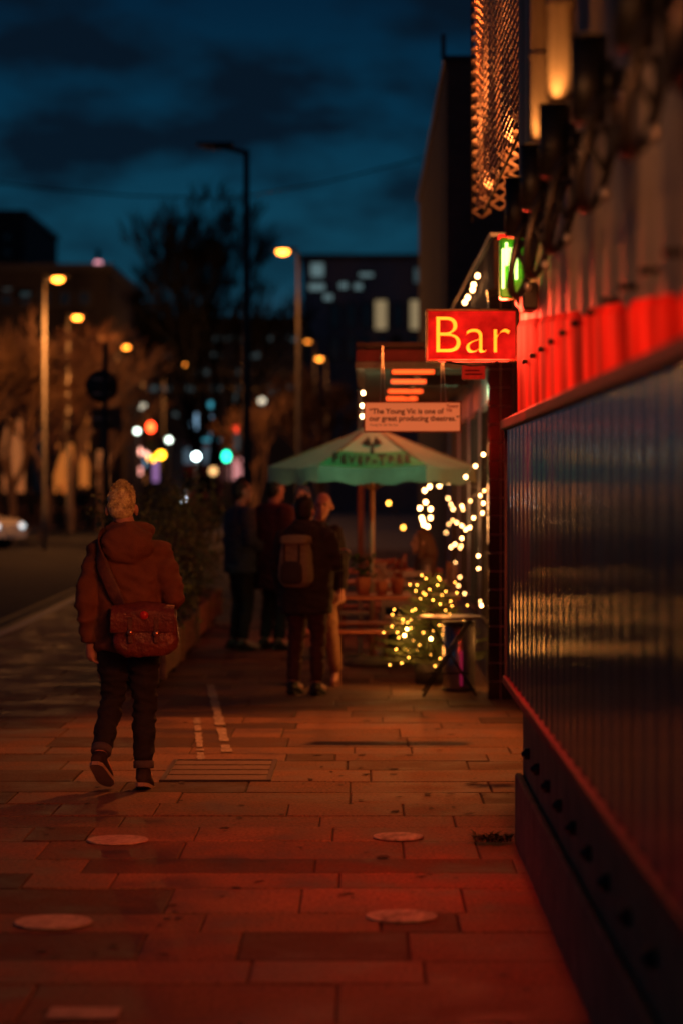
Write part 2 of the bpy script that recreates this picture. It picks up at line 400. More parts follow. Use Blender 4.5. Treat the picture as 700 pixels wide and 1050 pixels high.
# small weed beside the wall
wd = MB(); rr = random.Random(5); wc = gp(507,865)
for i in range(140):
    a = rr.random()*2*PI; l = rr.uniform(.03,.13); b = wc+Vector((rr.gauss(0,.045),rr.gauss(0,.03),0)); e = b+Vector((math.cos(a)*l,math.sin(a)*l*.7,rr.uniform(.005,.05))); w = Vector((-math.sin(a),math.cos(a),0))*.008
    m_ = (b+e)/2+Vector((0,0,.015)); wd.add([b-w*.3,m_-w,e,m_+w],[[0,1,2,3]])
solo('weed','low dark weed growing at the foot of the near wall','weed',wd,mat('weed',(.02,.035,.012),.7,var=.4),None,(wc.x,wc.y,0))

# ================================================================ NEAR CLAD BUILDING (right)
nb = thing('clad_building','dark corrugated metal clad building with red wall light shaped as panels along the right','building',(.71,12,0))
WX = .71; YE = 12.0; YN = -6.0
M_conc = mat('plinth_concrete',(.15,.135,.085),.75,var=.35,scale=4,bump=.5,bscale=25)
pl = MB(); pl.box((.79,YN,.0),(5,YE-.02,.80),.01); pl.box((.752,YN,-.02),(.789,YE,.35),.008); pl.build('plinth',M_conc,nb)
def corr(x0, z0, z1, ya, yb, pitch, amp, mb, flat=.35):
    n = int(abs(yb-ya)/pitch*10); ys = [ya+(yb-ya)*i/n for i in range(n+1)]
    def fx(y):
        t = (y/pitch) % 1.0
        u = .5-.5*math.cos(2*PI*t); u = max(0,min(1,(u-.5)*1.9+.5)); u = u*u*(3-2*u)
        return x0 + amp*u
    vs=[]; fs=[]
    for y_ in ys: vs += [(fx(y_),y_,z0),(fx(y_),y_,z1)]
    for i in range(n): fs.append([2*i,2*i+2,2*i+3,2*i+1])
    mb.add(vs,fs,True)
M_gloss = mat('glossy_cladding',(.065,.20,.23),.14,metal=.45,var=.35,scale=2.2,stretch=(1,1,.35),rvar=.035,bump=.03,bscale=4,spec=.9)
cl = MB(); corr(WX-.004,.84,2.05,YN,YE-.03,.27,.011,cl); cl.quad((WX+.02,YE-.01,.84),(5,YE-.01,.84),(5,YE-.01,2.05),(WX+.02,YE-.01,2.05)); cl.build('lower_cladding',M_gloss,nb)
tr = MB(); tr.box((WX-.012,YE-.03,.80),(WX+.05,YE,2.06),.004); tr.build('end_trim',M_dark,nb)
for y_,pw,tx_,ty_,tz_ in ((10.9,20,-1.5,14.0,1.0),(10.2,100,.2,12.0,0),(9.0,26,.1,9.6,0),(7.6,9,.0,8.4,0)): light('SPOT','red_fill',(WX-.10,y_,2.18),pw*1.25,(1,.002,.0005),nb,.12,(95,95,78,66)[int((y_<10)+(y_<9.5)*0+(y_<8.5)+(y_<7.8))],(tx_,ty_,tz_),.9)  # unseen red spots added to strengthen the red on paving and walker
light('SPOT','column_fill',(.86,12.15,2.35),170,(1,.02,.008),nb,.1,34,(1.1,20,1.6),.8)  # unseen red spot added to redden the column's grout
M_rail = mat('red_rail',(.09,.002,.003),.6,var=.3,bump=.1)
ra = MB(); ra.box((WX-.02,YN,.79),(WX+.1,YE+.005,.835),.006); ra.build('bottom_rail',M_rail,nb)
lg = MB(); lg.box((WX-.03,YN,2.05),(WX+.1,YE+.01,2.10),.006); lg.build('ledge',mat('ledge_black',(.010,.010,.012),.6),nb)
M_up = mat('upper_cladding',(.20,.17,.14),.55,metal=.1,var=.3,scale=3,stretch=(1,1,.4),rvar=.12,bump=.15,bscale=9)
uc = MB(); corr(WX+.05,2.10,7.5,YN,YE-.03,.47,.012,uc); uc.quad((WX+.07,YE-.01,2.10),(5,YE-.01,2.10),(5,YE-.01,7.5),(WX+.07,YE-.01,7.5)); uc.build('upper_cladding',M_up,nb)
rf = MB(); rf.box((WX-.02,YN,7.5),(5,YE+.02,7.62)); rf.build('roof',M_dark,nb)
# red light on the wall as glowing panels, tops sloped like its falloff
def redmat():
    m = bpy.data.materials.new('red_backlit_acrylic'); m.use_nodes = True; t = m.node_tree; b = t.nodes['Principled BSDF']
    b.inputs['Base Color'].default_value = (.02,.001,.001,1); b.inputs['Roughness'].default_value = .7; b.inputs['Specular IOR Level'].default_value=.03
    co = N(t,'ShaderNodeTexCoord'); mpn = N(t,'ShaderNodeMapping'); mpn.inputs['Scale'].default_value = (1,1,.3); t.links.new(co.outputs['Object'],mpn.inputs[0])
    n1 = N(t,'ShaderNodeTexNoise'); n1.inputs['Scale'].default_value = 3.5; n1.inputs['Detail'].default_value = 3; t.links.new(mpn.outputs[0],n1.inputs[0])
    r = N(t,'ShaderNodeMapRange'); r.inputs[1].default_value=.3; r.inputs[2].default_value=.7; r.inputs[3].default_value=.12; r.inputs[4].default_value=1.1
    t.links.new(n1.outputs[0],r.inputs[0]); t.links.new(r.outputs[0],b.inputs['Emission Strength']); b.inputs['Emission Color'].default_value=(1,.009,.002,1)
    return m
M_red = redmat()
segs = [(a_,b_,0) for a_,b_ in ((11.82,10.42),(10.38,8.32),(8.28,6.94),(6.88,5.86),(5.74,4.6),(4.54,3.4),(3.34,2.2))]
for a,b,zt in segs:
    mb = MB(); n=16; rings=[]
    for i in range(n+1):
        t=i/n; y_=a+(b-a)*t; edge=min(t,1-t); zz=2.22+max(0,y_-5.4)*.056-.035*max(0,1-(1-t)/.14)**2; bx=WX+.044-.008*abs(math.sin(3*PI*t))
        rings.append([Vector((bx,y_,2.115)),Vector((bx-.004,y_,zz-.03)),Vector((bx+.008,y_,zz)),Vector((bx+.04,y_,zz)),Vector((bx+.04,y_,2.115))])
    mb.loft(rings,True,False); mb.build('red_light_panel',M_red,nb)
for y_ in (11.0,10.5,10.0,9.46,8.92,8.4,7.86,7.34,6.84,6.32,5.83,5.35):
    mb = MB(); mb.tube([(WX+.06,y_,2.34),(WX+.02,y_,2.34)],[.010,.010],10); mb.ball((WX+.02,y_,2.34),(.010,.022,.013),10,6); mb.build('bolt',M_black,nb)
# plinth fixings
for i in range(9):
    y_ = 11.5-i*.62; mb = MB(); mb.tube([(.80,y_,.50),(.765,y_,.50)],[.03,.03],6); mb.ball((.765,y_,.50),.016,8,6); mb.build('anchor_bolt',M_black,nb)
# electric socket boxes on the ledge end
bx = MB(); bx.box((WX-.02,10.5,2.54),(WX+.05,10.72,2.66),.01); bx.tube([(WX,10.72,2.60),(WX+.0,10.85,2.60)],[.03,.03],12); bx.build('junction_box',M_black,nb)
# amber uplight strips of the wall, built as solid tubes
for (px,d,w) in ((574,8.22,.046),(553,9.2,.036)):
    x = (px-VX)*d/F; mb = MB(); mb.tube([(x,d,3.09),(x,d,7.4)],[w,w],20); 
    for z in (3.4,4.4): mb.tube([(x,d,z),(x,d,z+.03)],[w+.006,w+.006],20)
    solo('uplight_tube','%s round tube built for the amber uplight on the upper wall' % ('wide' if w>.04 else 'narrow'),'uplight_tube',mb,mat('uplight_tube_metal',(.34,.27,.20),.85,metal=0,spec=.1,var=.2,stretch=(8,8,1),rvar=.1),None,(x,d,3.09))

# wall lamps, black, with looping cables
lamp_d = [10.12,9.14,8.16,6.92,5.75,4.75]
wl = thing('wall_lamp','','wall lamp',(0,0,0))
mb = MB(); mb.tube([(-.085,0,-.115),(-.085,0,.115)],[.052,.052],20); mb.tube([(-.085,0,-.125),(-.085,0,-.115)],[.044,.053],20); mb.tube([(-.085,0,.115),(-.085,0,.122)],[.054,.054],20); mb.build('housing',M_black,wl)
mb = MB(); mb.box((-.04,-.03,-.03),(.02,.03,.03),.006); mb.tube([(-.03,-.045,-.05),(-.03,-.045,.05)],.012,8); mb.build('bracket',M_black,wl)
mb = MB(); mb.tube([(-.085,0,.123),(-.085,0,.126)],[.040,.040],16); mb.build('lens',emis('amber_lens',(1,.30,.05),.25),wl)
def loop(cy, cz, ry, rz, x, n=22): return [(x-.01+.055*math.sin(2*PI*k/n*.92+.6), cy+ry*math.sin(2*PI*k/n*.92), cz-rz+rz*math.cos(2*PI*k/n*.92)) for k in range(n+1)]
mb = MB(); mb.tube(loop(-.12,-.06,.10,.16,-.06),.015,10); mb.tube(loop(.12,-.12,.08,.12,-.05),.013,10); mb.tube([(-.085,0,-.12),(-.08,-.02,-.2),(-.05,-.06,-.26),(-.03,-.12,-.22),(0,-.15,-.1),(.03,-.16,.0)],.012,8); mb.build('cable',M_black,wl)
mb = MB(); mb.ball((-.05,-.10,-.34),(.016,.02,.02),8,6); mb.build('cable_clip',M_galv,wl)
mb = MB(); mb.ball((-.045,.13,-.04),.022,8,6); mb.build('cable_clip',M_galv,wl)
ordn = ['farthest black wall lamp at the end of the clad wall','second farthest black wall lamp with looping cables','third farthest black wall lamp beside the narrow amber tube','black wall lamp in front of the wide amber tube','black wall lamp near the upper right of the wall','nearest black wall lamp at the top right edge']
for i,d in enumerate(lamp_d):
    o = wl if i==0 else copy_tree(wl); o.location=(WX+.02,d,2.94); o['label']=ordn[i]; o['group']='wall lamps with looping cables'
    if i in (1,2): light('SPOT','up_light',(WX-.20,d-.42,3.10),(2.6,2.6)[i-1],(1,.26,.04),o,.03,100,(WX-.03,d+.06,3.9),.9)
    if i in (0,3,4): light('SPOT','up_light',(WX-.085+.02,d,3.08),(1.5,0,0,1.2,1)[i],(1,.36,.08),o,.03,120,(WX+.05,d,4.5),.8)
    light('SPOT','down_light',(WX-.10,d,2.78),(56,64,44,.6,.2,.1)[i],(1,.25,.06),o,.06,90,(WX-2.1,d+4.6,.4),.9)
    light('SPOT','wall_fill',(WX-.42,d-.45,2.80),(1.2,1.8,2.4,3.8,4.5,3.4)[i],(1,.36,.12),o,.06,150,(WX+.1,d-.3,2.7),.9)  # free-floating wash added off the lamp to brighten the wall

# ================================================================ COLUMN, CAFE BUILDING, TALL BLOCK
cm = thing('tiled_column','narrow black glazed tile column behind the neon sign','column',(1.13,20.1,0))
mb = MB(); cx0,cx1,cy0,cy1 = 1.035,1.235,20.0,20.2; tz=.152; z=.0
mb2 = MB(); mb2.box((cx0+.006,cy0+.006,0),(cx1-.006,cy1-.006,3.3)); mb2.build('grout',mat('grout',(.34,.28,.25),.8,var=.2),cm)
while z<3.25:
    for j in range(2):
        w=.1; mb.box((cx0+j*w+.003,cy0,z+.003),(cx0+(j+1)*w-.003,cy0+.02,z+tz-.003),.002)
        mb.box((cx0,cy0+j*w+.003+(.02 if j==0 else 0),z+.003),(cx0+.02,cy0+(j+1)*w-.003,z+tz-.003),.002)
        mb.box((cx1-.02,cy0+j*w+.003+(.02 if j==0 else 0),z+.003),(cx1,cy0+(j+1)*w-.003,z+tz-.003),.002)
    z+=tz
mb.box((cx0-.01,cy0-.01,3.345),(cx1+.01,cy1+.01,3.40))
mb.build('tile',mat('black_tile',(.012,.010,.010),.12,var=.2,spec=.7),cm)

cb = thing('cafe_building','single storey cafe front with corrugated piers and warm lit windows','building',(1.1,20.3,0))
M_bay = mat('pale_cladding',(.32,.33,.36),.38,metal=.5,var=.25,stretch=(1,1,.3),rvar=.1,scale=3)
YC0, YC1 = 20.35, 32.0
win = [(21.3,22.6),(23.6,25.0),(26.0,27.6),(28.6,30.6)]
w_ = MB(); prev=YC0
for a,b in win:
    corr(1.12,0,3.1,prev,a,.1,.018,w_); w_.quad((1.125,a,0),(1.125,b,0),(1.125,b,.5),(1.125,a,.5)); w_.quad((1.125,a,2.5),(1.125,b,2.5),(1.125,b,3.1),(1.125,a,3.1)); prev=b
corr(1.12,0,3.1,prev,YC1,.1,.018,w_); w_.build('wall',M_bay,cb)
M_brick = bpy.data.materials.new('dark_brick'); M_brick.use_nodes=True
def brickmat(m, c1, c2, mo, sc=1, ax='XZ'):
    t=m.node_tree; b=t.nodes['Principled BSDF']; co=N(t,'ShaderNodeTexCoord'); sp=N(t,'ShaderNodeSeparateXYZ'); cb_=N(t,'ShaderNodeCombineXYZ'); ad=N(t,'ShaderNodeMath',operation='ADD')
    t.links.new(co.outputs['Object'],sp.inputs[0]); t.links.new(sp.outputs['X'],ad.inputs[0]); t.links.new(sp.outputs['Y'],ad.inputs[1]); t.links.new(ad.outputs[0],cb_.inputs['X']); t.links.new(sp.outputs['Z'],cb_.inputs['Y'])
    k=N(t,'ShaderNodeTexBrick'); k.inputs['Scale'].default_value=sc; k.inputs['Color1'].default_value=(*c1,1); k.inputs['Color2'].default_value=(*c2,1); k.inputs['Mortar'].default_value=(*mo,1)
    k.inputs['Brick Width'].default_value=.225; k.inputs['Row Height'].default_value=.075; k.inputs['Mortar Size'].default_value=.006
    t.links.new(cb_.outputs[0],k.inputs['Vector']); t.links.new(k.outputs['Color'],b.inputs['Base Color']); b.inputs['Roughness'].default_value=.8
    bp=N(t,'ShaderNodeBump'); bp.inputs['Strength'].default_value=.5; bp.inputs['Distance'].default_value=.01; bp.invert=True; t.links.new(k.outputs['Fac'],bp.inputs['Height']); t.links.new(bp.outputs[0],b.inputs['Normal'])
brickmat(M_brick,(.12,.06,.045),(.17,.08,.055),(.1,.09,.08))
up = MB(); up.box((1.10,YC0,3.1),(6,YC1,3.86)); up.build('parapet',M_brick,cb)
bk = MB(); bk.quad((1.02+.1,YC0,0),(6,YC0,0),(6,YC0,3.1),(1.12,YC0,3.1)); bk.build('end_wall',M_brick,cb)
cp = MB(); cp.box((1.06,YC0-.05,3.86),(6,YC1,3.90),.005); cp.build('coping',M_galv,cb)
for k,(a,b) in enumerate(win):
    gl = MB(); gl.quad((1.17,a,.5),(1.17,b,.5),(1.17,b,2.5),(1.17,a,2.5)); 
    wn = gl.build('window',mat('lit_window',(.3,.15,.06),.2,var=.9,scale=1.7,emit=(1,.25,.06),es=.22),cb)
    f = MB(); 
    for (p,q) in (((1.10,a,.5),(1.165,a+.05,2.5)),((1.10,b-.05,.5),(1.165,b,2.5)),((1.10,a+.05,.5),(1.165,b-.05,.55)),((1.10,a+.05,2.45),(1.165,b-.05,2.5)),((1.11,(a+b)/2-.02,.55),(1.16,(a+b)/2+.02,2.45))): f.box(p,q,.003)
    f.build('frame',M_dark,wn)
tb = thing('tall_block','tall plain dark brick block rising behind the mesh screen','building',(1.1,32,0))
mb = MB(); mb.box((1.1,32.01,0),(9,48,7.38)); mb.build('wall',M_brick,tb)
mb = MB(); mb.box((1.06,31.97,7.38),(9.05,48.04,7.46),.01); mb.box((1.04,32.3,7.46),(1.1,32.36,7.8)); mb.build('coping',M_dark,tb)

# expanded metal mesh screens
M_mesh = mat('mesh_metal',(.50,.34,.24),.38,metal=.6,var=.2)
def strut(mb, a, b, w=.010, t=.004, nrm=Vector((1,0,0))):
    a=Vector(a); b=Vector(b); d=(b-a).normalized(); s=d.cross(nrm)
    if s.length<1e-4: s=d.cross(Vector((0,0,1)))
    s.normalize(); s*=w/2; k=nrm.normalized()*t/2
    mb.add([a-s-k,a+s-k,a+s+k,a-s+k,b-s-k,b+s-k,b+s+k,b-s+k],[[0,1,5,4],[1,2,6,5],[2,3,7,6],[3,0,4,7]])
def pleat(y):
    t=(y/.85)%1.0; return .90+.10*abs(2*t-1)
sc1 = MB(); cw,chh=.115,.062; y=13.2; ny=int((19.9-13.2)/cw); zb=4.05
for i in range(ny):
    for j in range(34):
        ya=13.2+i*cw; yb=ya+cw/2; yc=ya+cw; za=zb+j*chh; zm=za+chh/2
        if za>1.78+(520)/F*ya+.2: continue
        P=lambda yy,zz:(pleat(yy)+.012*noise.noise(Vector((yy*3,zz*3,0))),yy,zz)
        n=Vector((1,0,.5))
        strut(sc1,P(ya,zm),P(yb,za),.020,.004,n); strut(sc1,P(yb,za),P(yc,zm),.020,.004,n)
        strut(sc1,P(ya,zm),P(yb,za+chh),.020,.004,n); strut(sc1,P(yb,za+chh),P(yc,zm),.020,.004,n)
msn = thing('mesh_screen','pleated expanded metal mesh screen glowing amber above the bar sign','mesh screen',(.9,19.9,4.05))
sc1.build('mesh',M_mesh,msn)
sc2 = MB()
for i in range(6):
    for j in range(26):
        cw2,ch2=.15,.095; xa=.90+i*cw2; xb=xa+cw2/2; xc=xa+cw2; za=3.99+.10*i*.6+j*ch2; zm=za+ch2/2; Y=19.95
        n=Vector((0,1,.4))
        for p,q in (((xa,zm),(xb,za)),((xb,za),(xc,zm)),((xa,zm),(xb,za+ch2)),((xb,za+ch2),(xc,zm))): strut(sc2,(p[0],Y+.03*math.sin(p[0]*9),p[1]),(q[0],Y+.03*math.sin(q[0]*9),q[1]),.026,.005,n)
sc2.build('return_mesh',M_mesh,msn)
fm = MB(); fm.tube([(.9,20.02,3.95),(.9,20.02,8)],.012,8); fm.tube([(1.0,13.2,4.03),(1.0,20.0,4.03)],.010,8); fm.tube([(1.0,20.02,4.0),(1.0,20.02,8)],.02,8); fm.build('frame',M_dark,msn)
ml_ = thing('flood_lamp','hidden amber flood lamp on the wall behind the mesh screen','lamp',(1.5,17,3.9))
mb = MB(); mb.box((1.4,16.8,3.82),(1.6,17.2,3.92),.02); mb.build('housing',M_black,ml_)
light('POINT','return_fill',(1.14,19.35,4.35),8,(1,.33,.08),ml_,.08)  # extra point light added to brighten the return mesh
for yy in (14.3,16.5,18.8): light('POINT','flood_light',(1.25,yy,4.3),34,(1,.27,.06),ml_,.15)

# blade sign glowing green-white
bs_ = thing('green_lit_sign','narrow upright sign glowing white and lime green above the bar sign','sign',(.70,11.4,2.7))
p=lambda px,py,dd: at(px,py,dd)
a=p(512,306,11.4); b=p(537,243,11.4)
mb = MB(); mb.box((a.x,11.40,a.z),(b.x,11.52,b.z),.01); mb.build('casing',mat('green_casing',(.06,.30,.02),.25,var=.6,scale=14,emit=(.20,.75,.01),es=.10),bs_)
mb = MB(); rr=random.Random(2)
for i in range(5):
    x0=514+i*3.4; t=248+rr.random()*7; h=rr.uniform(22,42); mb.box(p(x0,t+h,11.375),p(x0+2.9,t,11.375)+Vector((0,.02,0)),.002)
mb.build('lit_tube',emis('lime_white',(.80,1,.30),2.6),bs_)
mb = MB(); mb.box(p(511,243,11.38),p(531,240,11.38)+Vector((0,.14,0))); mb.build('top_trim',emis('red_trim',(1,.02,.01),1.2),bs_)
light('POINT','lamp',(p(520,275,11.3).x-.06,11.2,p(515,275,11.3).z),.6,(.45,1,.08),bs_,.06)

# ================================================================ BAR SIGN
D = 11.95; A=at(436,371,D); B=at(530,317,D); cx=(A.x+B.x)/2; cz=(A.z+B.z)/2
bar = thing('bar_sign','red glowing box sign with yellow neon letters reading Bar','sign',(B.x,D,cz))
mb = MB(); e=.011
for (u,v) in (((A.x,A.z),(B.x,A.z+e)),((A.x,B.z-e),(B.x,B.z)),((A.x,A.z+e),(A.x+e,B.z-e)),((B.x-e,A.z+e),(B.x,B.z-e))): mb.box((u[0],D-.035,u[1]),(v[0],D+.10,v[1]),.003)
mb.build('casing',mat('sign_case',(.25,.10,.05),.4,var=.5,scale=20,bump=.2),bar)
def facemat():
    m=bpy.data.materials.new('red_sign_face'); m.use_nodes=True; t=m.node_tree; b=t.nodes['Principled BSDF']; b.inputs['Base Color'].default_value=(.02,.001,.001,1); b.inputs['Roughness'].default_value=.7; b.inputs['Specular IOR Level'].default_value=0
    co=N(t,'ShaderNodeTexCoord'); n=N(t,'ShaderNodeTexNoise'); n.inputs['Scale'].default_value=9; n.inputs['Detail'].default_value=3; t.links.new(co.outputs['Object'],n.inputs[0])
    r=N(t,'ShaderNodeMapRange'); r.inputs[1].default_value=.3; r.inputs[2].default_value=.7; r.inputs[3].default_value=.30; r.inputs[4].default_value=1.0; t.links.new(n.outputs[0],r.inputs[0]); t.links.new(r.outputs[0],b.inputs['Emission Strength']); b.inputs['Emission Color'].default_value=(1,.012,.006,1); return m
mb = MB(); mb.box((A.x+e,D-.012,A.z+e),(B.x-e,D+.095,B.z-e)); mb.build('face',facemat(),bar)
tm = text_mesh('Bar',.268,emis('neon_yellow',(1,.17,.008),3.6),'lettering',bar,(cx-.004,D-.035,cz-.008),ext=.008,bold=-.0048,space=1.05,sx_=1.02)
mb = MB(); mb.tube([(B.x-.02,D+.05,B.z-.06),(B.x+.12,D+.05,B.z-.06)],.014,8); mb.tube([(B.x-.02,D+.05,A.z+.05),(B.x+.12,D+.05,A.z+.05)],.014,8); mb.box((B.x+.10,D+.02,A.z+.02),(B.x+.12,D+.1,B.z-.02)); mb.build('bracket',M_black,bar)
mb = MB(); mb.tube([(A.x+.1,D+.0,A.z-.0),(cx,D-.01,A.z-.02),(B.x-.12,D,A.z-.012),(B.x+.02,D,A.z+.08),(B.x+.05,D,A.z+.2)],.005,6); mb.build('cable',M_black,bar)
light('AREA','sign_glow',(cx,D-.10,cz),40,(1,.05,.02),bar,.35,target=(cx-.3,D-3,0))
# yellow reflection at the wall end, put in as a glowing strip
q=at(540.5,344,11.3); mb=MB(); mb.box((q.x-.008,11.3,at(540,375,11.3).z),(q.x+.008,11.33,q.z),.003)
solo('reflection_strip','short yellow upright reflection made as a glowing strip beside the bar sign','reflection strip',mb,emis('reflection_amber',(1,.35,.02),3),None,(q.x,11.3,at(540,375,11.3).z))
# wall stub the strip and signs hang from (recess between building and column)
ws = MB(); ws.box((.88,12.6,0),(5,19.9,3.9)); 
rw = thing('recess_wall','dark recessed wall between the clad building and the tiled column','wall',(1.3,16,0))
ws=MB(); ws.box((1.26,12.02,0),(5,19.98,4.0)); ws.build('wall',M_brick,rw)
ws=MB(); ws.box((1.22,12.05,4.0),(5,19.9,4.06),.01); ws.build('coping',M_dark,rw)
# little plaque under bar sign
q0=at(473,389,16.5); q1=at(497,374,16.5); pq=thing('red_plaque','small dark red plaque hanging just below the bar sign','plaque',(q0.x,16.5,q0.z))
mb=MB(); mb.box((q0.x,16.5,q0.z),(q1.x,16.54,q1.z),.004); mb.build('board',mat('plaque_red',(.45,.04,.03),.4,var=.3,scale=30,emit=(1,.03,.01),es=.08),pq)
mb=MB(); mb.box((q0.x+.02,16.49,q0.z+.03),(q1.x-.02,16.499,q0.z+.04)); mb.box((q0.x+.02,16.49,q0.z+.055),(q1.x-.04,16.499,q0.z+.065)); mb.tube([(q1.x-.01,16.52,q1.z),(q1.x-.01,16.52,q1.z+.2)],.004,6); mb.build('mount',M_rail,pq)

# ================================================================ CANOPY WITH HEATERS
cn = thing('canopy','slatted cafe canopy with red fascia over the outdoor tables','canopy',(.5,20.6,2.7))
fx0, fx1 = at(365,0,20.7).x, 1.08
mb=MB(); mb.box((fx0,20.6,2.83),(fx1,20.66,2.93),.004); mb.box((fx0+.03,20.595,2.86),(fx1-.1,20.603,2.875)); mb.build('fascia',mat('fascia_red',(.32,.05,.04),.5,var=.3),cn)
mb=MB(); mb.box((fx0-.01,20.57,2.77),(fx1,20.70,2.826),.004); mb.build('gutter',mat('gutter_cream',(.35,.36,.25),.5),cn)
mb=MB(); mb.box((fx0,20.7,2.96),(fx1,33,3.0)); 
for i in range(22): mb.box((fx0+.02,20.9+i*.55,2.84),(fx1,20.96+i*.55,2.955))
mb.build('roof',mat('canopy_wood',(.16,.10,.07),.6,var=.3),cn)
mb=MB(); mb.box((fx0,20.72,2.80),(fx0+.07,33,2.96)); mb.box((fx0+.55,20.72,2.80),(fx0+.60,33,2.955)); mb.build('beam',M_dark,cn)
for y_ in (25.5,29.5,32.9): mb=MB(); mb.box((fx0,y_,0),(fx0+.06,y_+.06,2.8),.004); mb.build('post',mat('post_red',(.3,.08,.05),.5),cn)
ht = thing('patio_heater','','heater',(0,0,0))
mb=MB(); mb.box((-.2,-.05,0),(.2,.05,.03),.006); mb.box((-.2,-.06,-.035),(.2,-.05,.02)); mb.box((-.2,.05,-.035),(.2,.06,.02)); mb.build('hood',M_dark,ht)
mb=MB(); mb.tube([(-.185,0,-.012),(.185,0,-.012)],.016,8); mb.box((-.185,-.072,-.022),(.185,-.0605,.012),.002); mb.build('element',emis('heater_glow',(1,.085,.012),2.6),ht)
for s_ in (-.15,.13): mb=MB(); mb.box((s_,-.01,.03),(s_+.02,.01,.12)); mb.build('bracket',M_dark,ht)
hl=['largest glowing orange heater bar under the canopy front','second glowing heater bar from the canopy front','third glowing heater bar from the canopy front','farthest small glowing heater bar under the canopy']
for i,(px,py,d) in enumerate(((423,381,21.4),(420,391,23.6),(415,401,26.2),(411,408.5,28.6))):
    o=ht if i==0 else copy_tree(ht); q=at(px,py,d); o.location=q; o['label']=hl[i]; o['group']='glowing heaters under the canopy'
    light('AREA','heat_glow',(q.x,q.y,q.z-.05),(3,4,9,12)[i],(1,.10,.025),o,.3,target=(q.x,q.y,0))
# quote board
D=17.8; q0=at(374,442,D); q1=at(471,413,D); qb=thing('quote_board','long cream hanging board with a printed theatre quotation','sign',(q0.x,D,q0.z))
mb=MB(); mb.box((q0.x,D,q0.z),(q1.x,D+.04,q1.z),.003); mb.build('board',mat('cream_board',(.45,.28,.19),.6,var=.06,scale=3,emit=(1,.22,.065),es=.48),qb)  # orange lamplight on the board is put into its emission
mb=MB(); 
for (u,v) in (((q0.x-.01,q0.z-.01),(q1.x+.01,q0.z)),((q0.x-.01,q1.z),(q1.x+.01,q1.z+.01)),((q0.x-.01,q0.z),(q0.x,q1.z)),((q1.x,q0.z),(q1.x+.01,q1.z))): mb.box((u[0],D-.01,u[1]),(v[0],D+.045,v[1]))
mb.build('frame',mat('board_frame',(.2,.07,.03),.5),qb)
text_mesh('\u201cThe Young Vic is one of\nour great producing theatres.\u201d',.0535,mat('print_dark',(.01,.004,.003),.6,var=0),'lettering',qb,(q0.x+.03,D-.006,q0.z+.118),ext=.002,bold=.0011,align='LEFT',lsp=1.0)
text_mesh('Young Vic, 66 The Cut',.022,MATS['print_dark'],'small_lettering',qb,(q0.x+.035,D-.006,q0.z+.045),ext=.002,align='LEFT')
text_mesh('Young\nVic',.034,mat('print_red',(.35,.05,.03),.6,var=0),'corner_lettering',qb,(q1.x-.10,D-.006,q1.z-.04),ext=.002,bold=.001,align='LEFT',lsp=.9)
for x in (q0.x+.13,q1.x-.12):
    mb=MB(); mb.tube([(x-.02,D+.02,q1.z),(x,D+.4,2.82)],.004,6); mb.tube([(x+.02,D+.02,q1.z),(x,D+.4,2.82)],.005,6); mb.tube([(x,D+.4,2.81),(x,20.6,2.85)],.008,6); mb.build('hanging_wire',M_galv,qb)

# ================================================================ PARASOL
PD=23.8; pc=at(381,0,PD).x; Rr=1.02; zr=CH+.185; za=CH+.60
ps=thing('parasol','large pale green hexagonal parasol with a darker green printed band','parasol',(pc,PD,0))
M_pc=mat('parasol_cloth',(.42,.55,.38),.75,var=.12,scale=3,bump=.2,bscale=20); M_pg=mat('parasol_green',(.05,.36,.15),.7,var=.12,scale=4)
def hexp(k, r, z): a=-PI/2-PI/6+k*PI/3; return Vector((pc+r*math.cos(a),PD+r*math.sin(a),z))
for k in range(6):
    a=hexp(k,Rr,zr); b=hexp(k+1,Rr,zr); ap=Vector((pc,PD,za)); mb=MB()
    def fn(u,v,a=a,b=b,ap=ap):
        e=a.lerp(b,v); p=ap.lerp(e,u); p.z-=.03*math.sin(PI*u)+.03*math.sin(PI*v)*u; return p
    mb.grid(fn,8,8); mb.build('panel',M_pc,ps)
    if k==0:
        gb=MB()
        def fg(u,v,a=a,b=b,ap=ap):
            e=a.lerp(b,v); uu=.60+.40*u; p=ap.lerp(e,uu); p.z-=.03*math.sin(PI*uu)+.03*math.sin(PI*v)*uu-.006; p.y-=.006; return p
        gb.grid(fg,4,8); gb.build('printed_band',M_pg,ps)
    vb=MB()
    def fv(u,v,a=a,b=b):
        e=a.lerp(b,v); e.z-=.03*math.sin(PI*v)+u*(.15+.014*math.cos(v*2*PI*3)); n_=(a+b)/2-Vector((pc,PD,zr)); n_.normalize(); e+=n_*.02*math.sin(v*PI*3)*u; return e
    vb.grid(fv,3,20); vb.build('valance',mat('valance_teal',(.08,.22,.17),.7) if k==0 else (M_pc if k in(1,5) else mat('valance_teal',(.08,.22,.17),.7)),ps)
mb=MB()
for k in range(6): mb.tube([(pc,PD,za-.03),hexp(k,Rr,zr-.01)],.010,6); mb.tube([(pc,PD,zr-.25),hexp(k,Rr*.55,zr+.10)],.008,6)
mb.build('rib',mat('rib_wood',(.3,.17,.09),.5),ps)
mb=MB(); mb.cyl((pc,PD,0),(pc,PD,za+.03),.028,.024,14); mb.ball((pc,PD,za+.05),.035); mb.build('pole',mat('pole_wood',(.42,.20,.10),.5,var=.3,stretch=(8,8,1)),ps)
mb=MB(); mb.tube([(pc,PD,0),(pc,PD,.05),(pc,PD,.1)],[.28,.27,.06],24); mb.build('base',M_conc,ps)
ff=hexp(0,Rr,zr).y
sl_ang=math.atan2(za-zr,Rr*math.cos(PI/6))
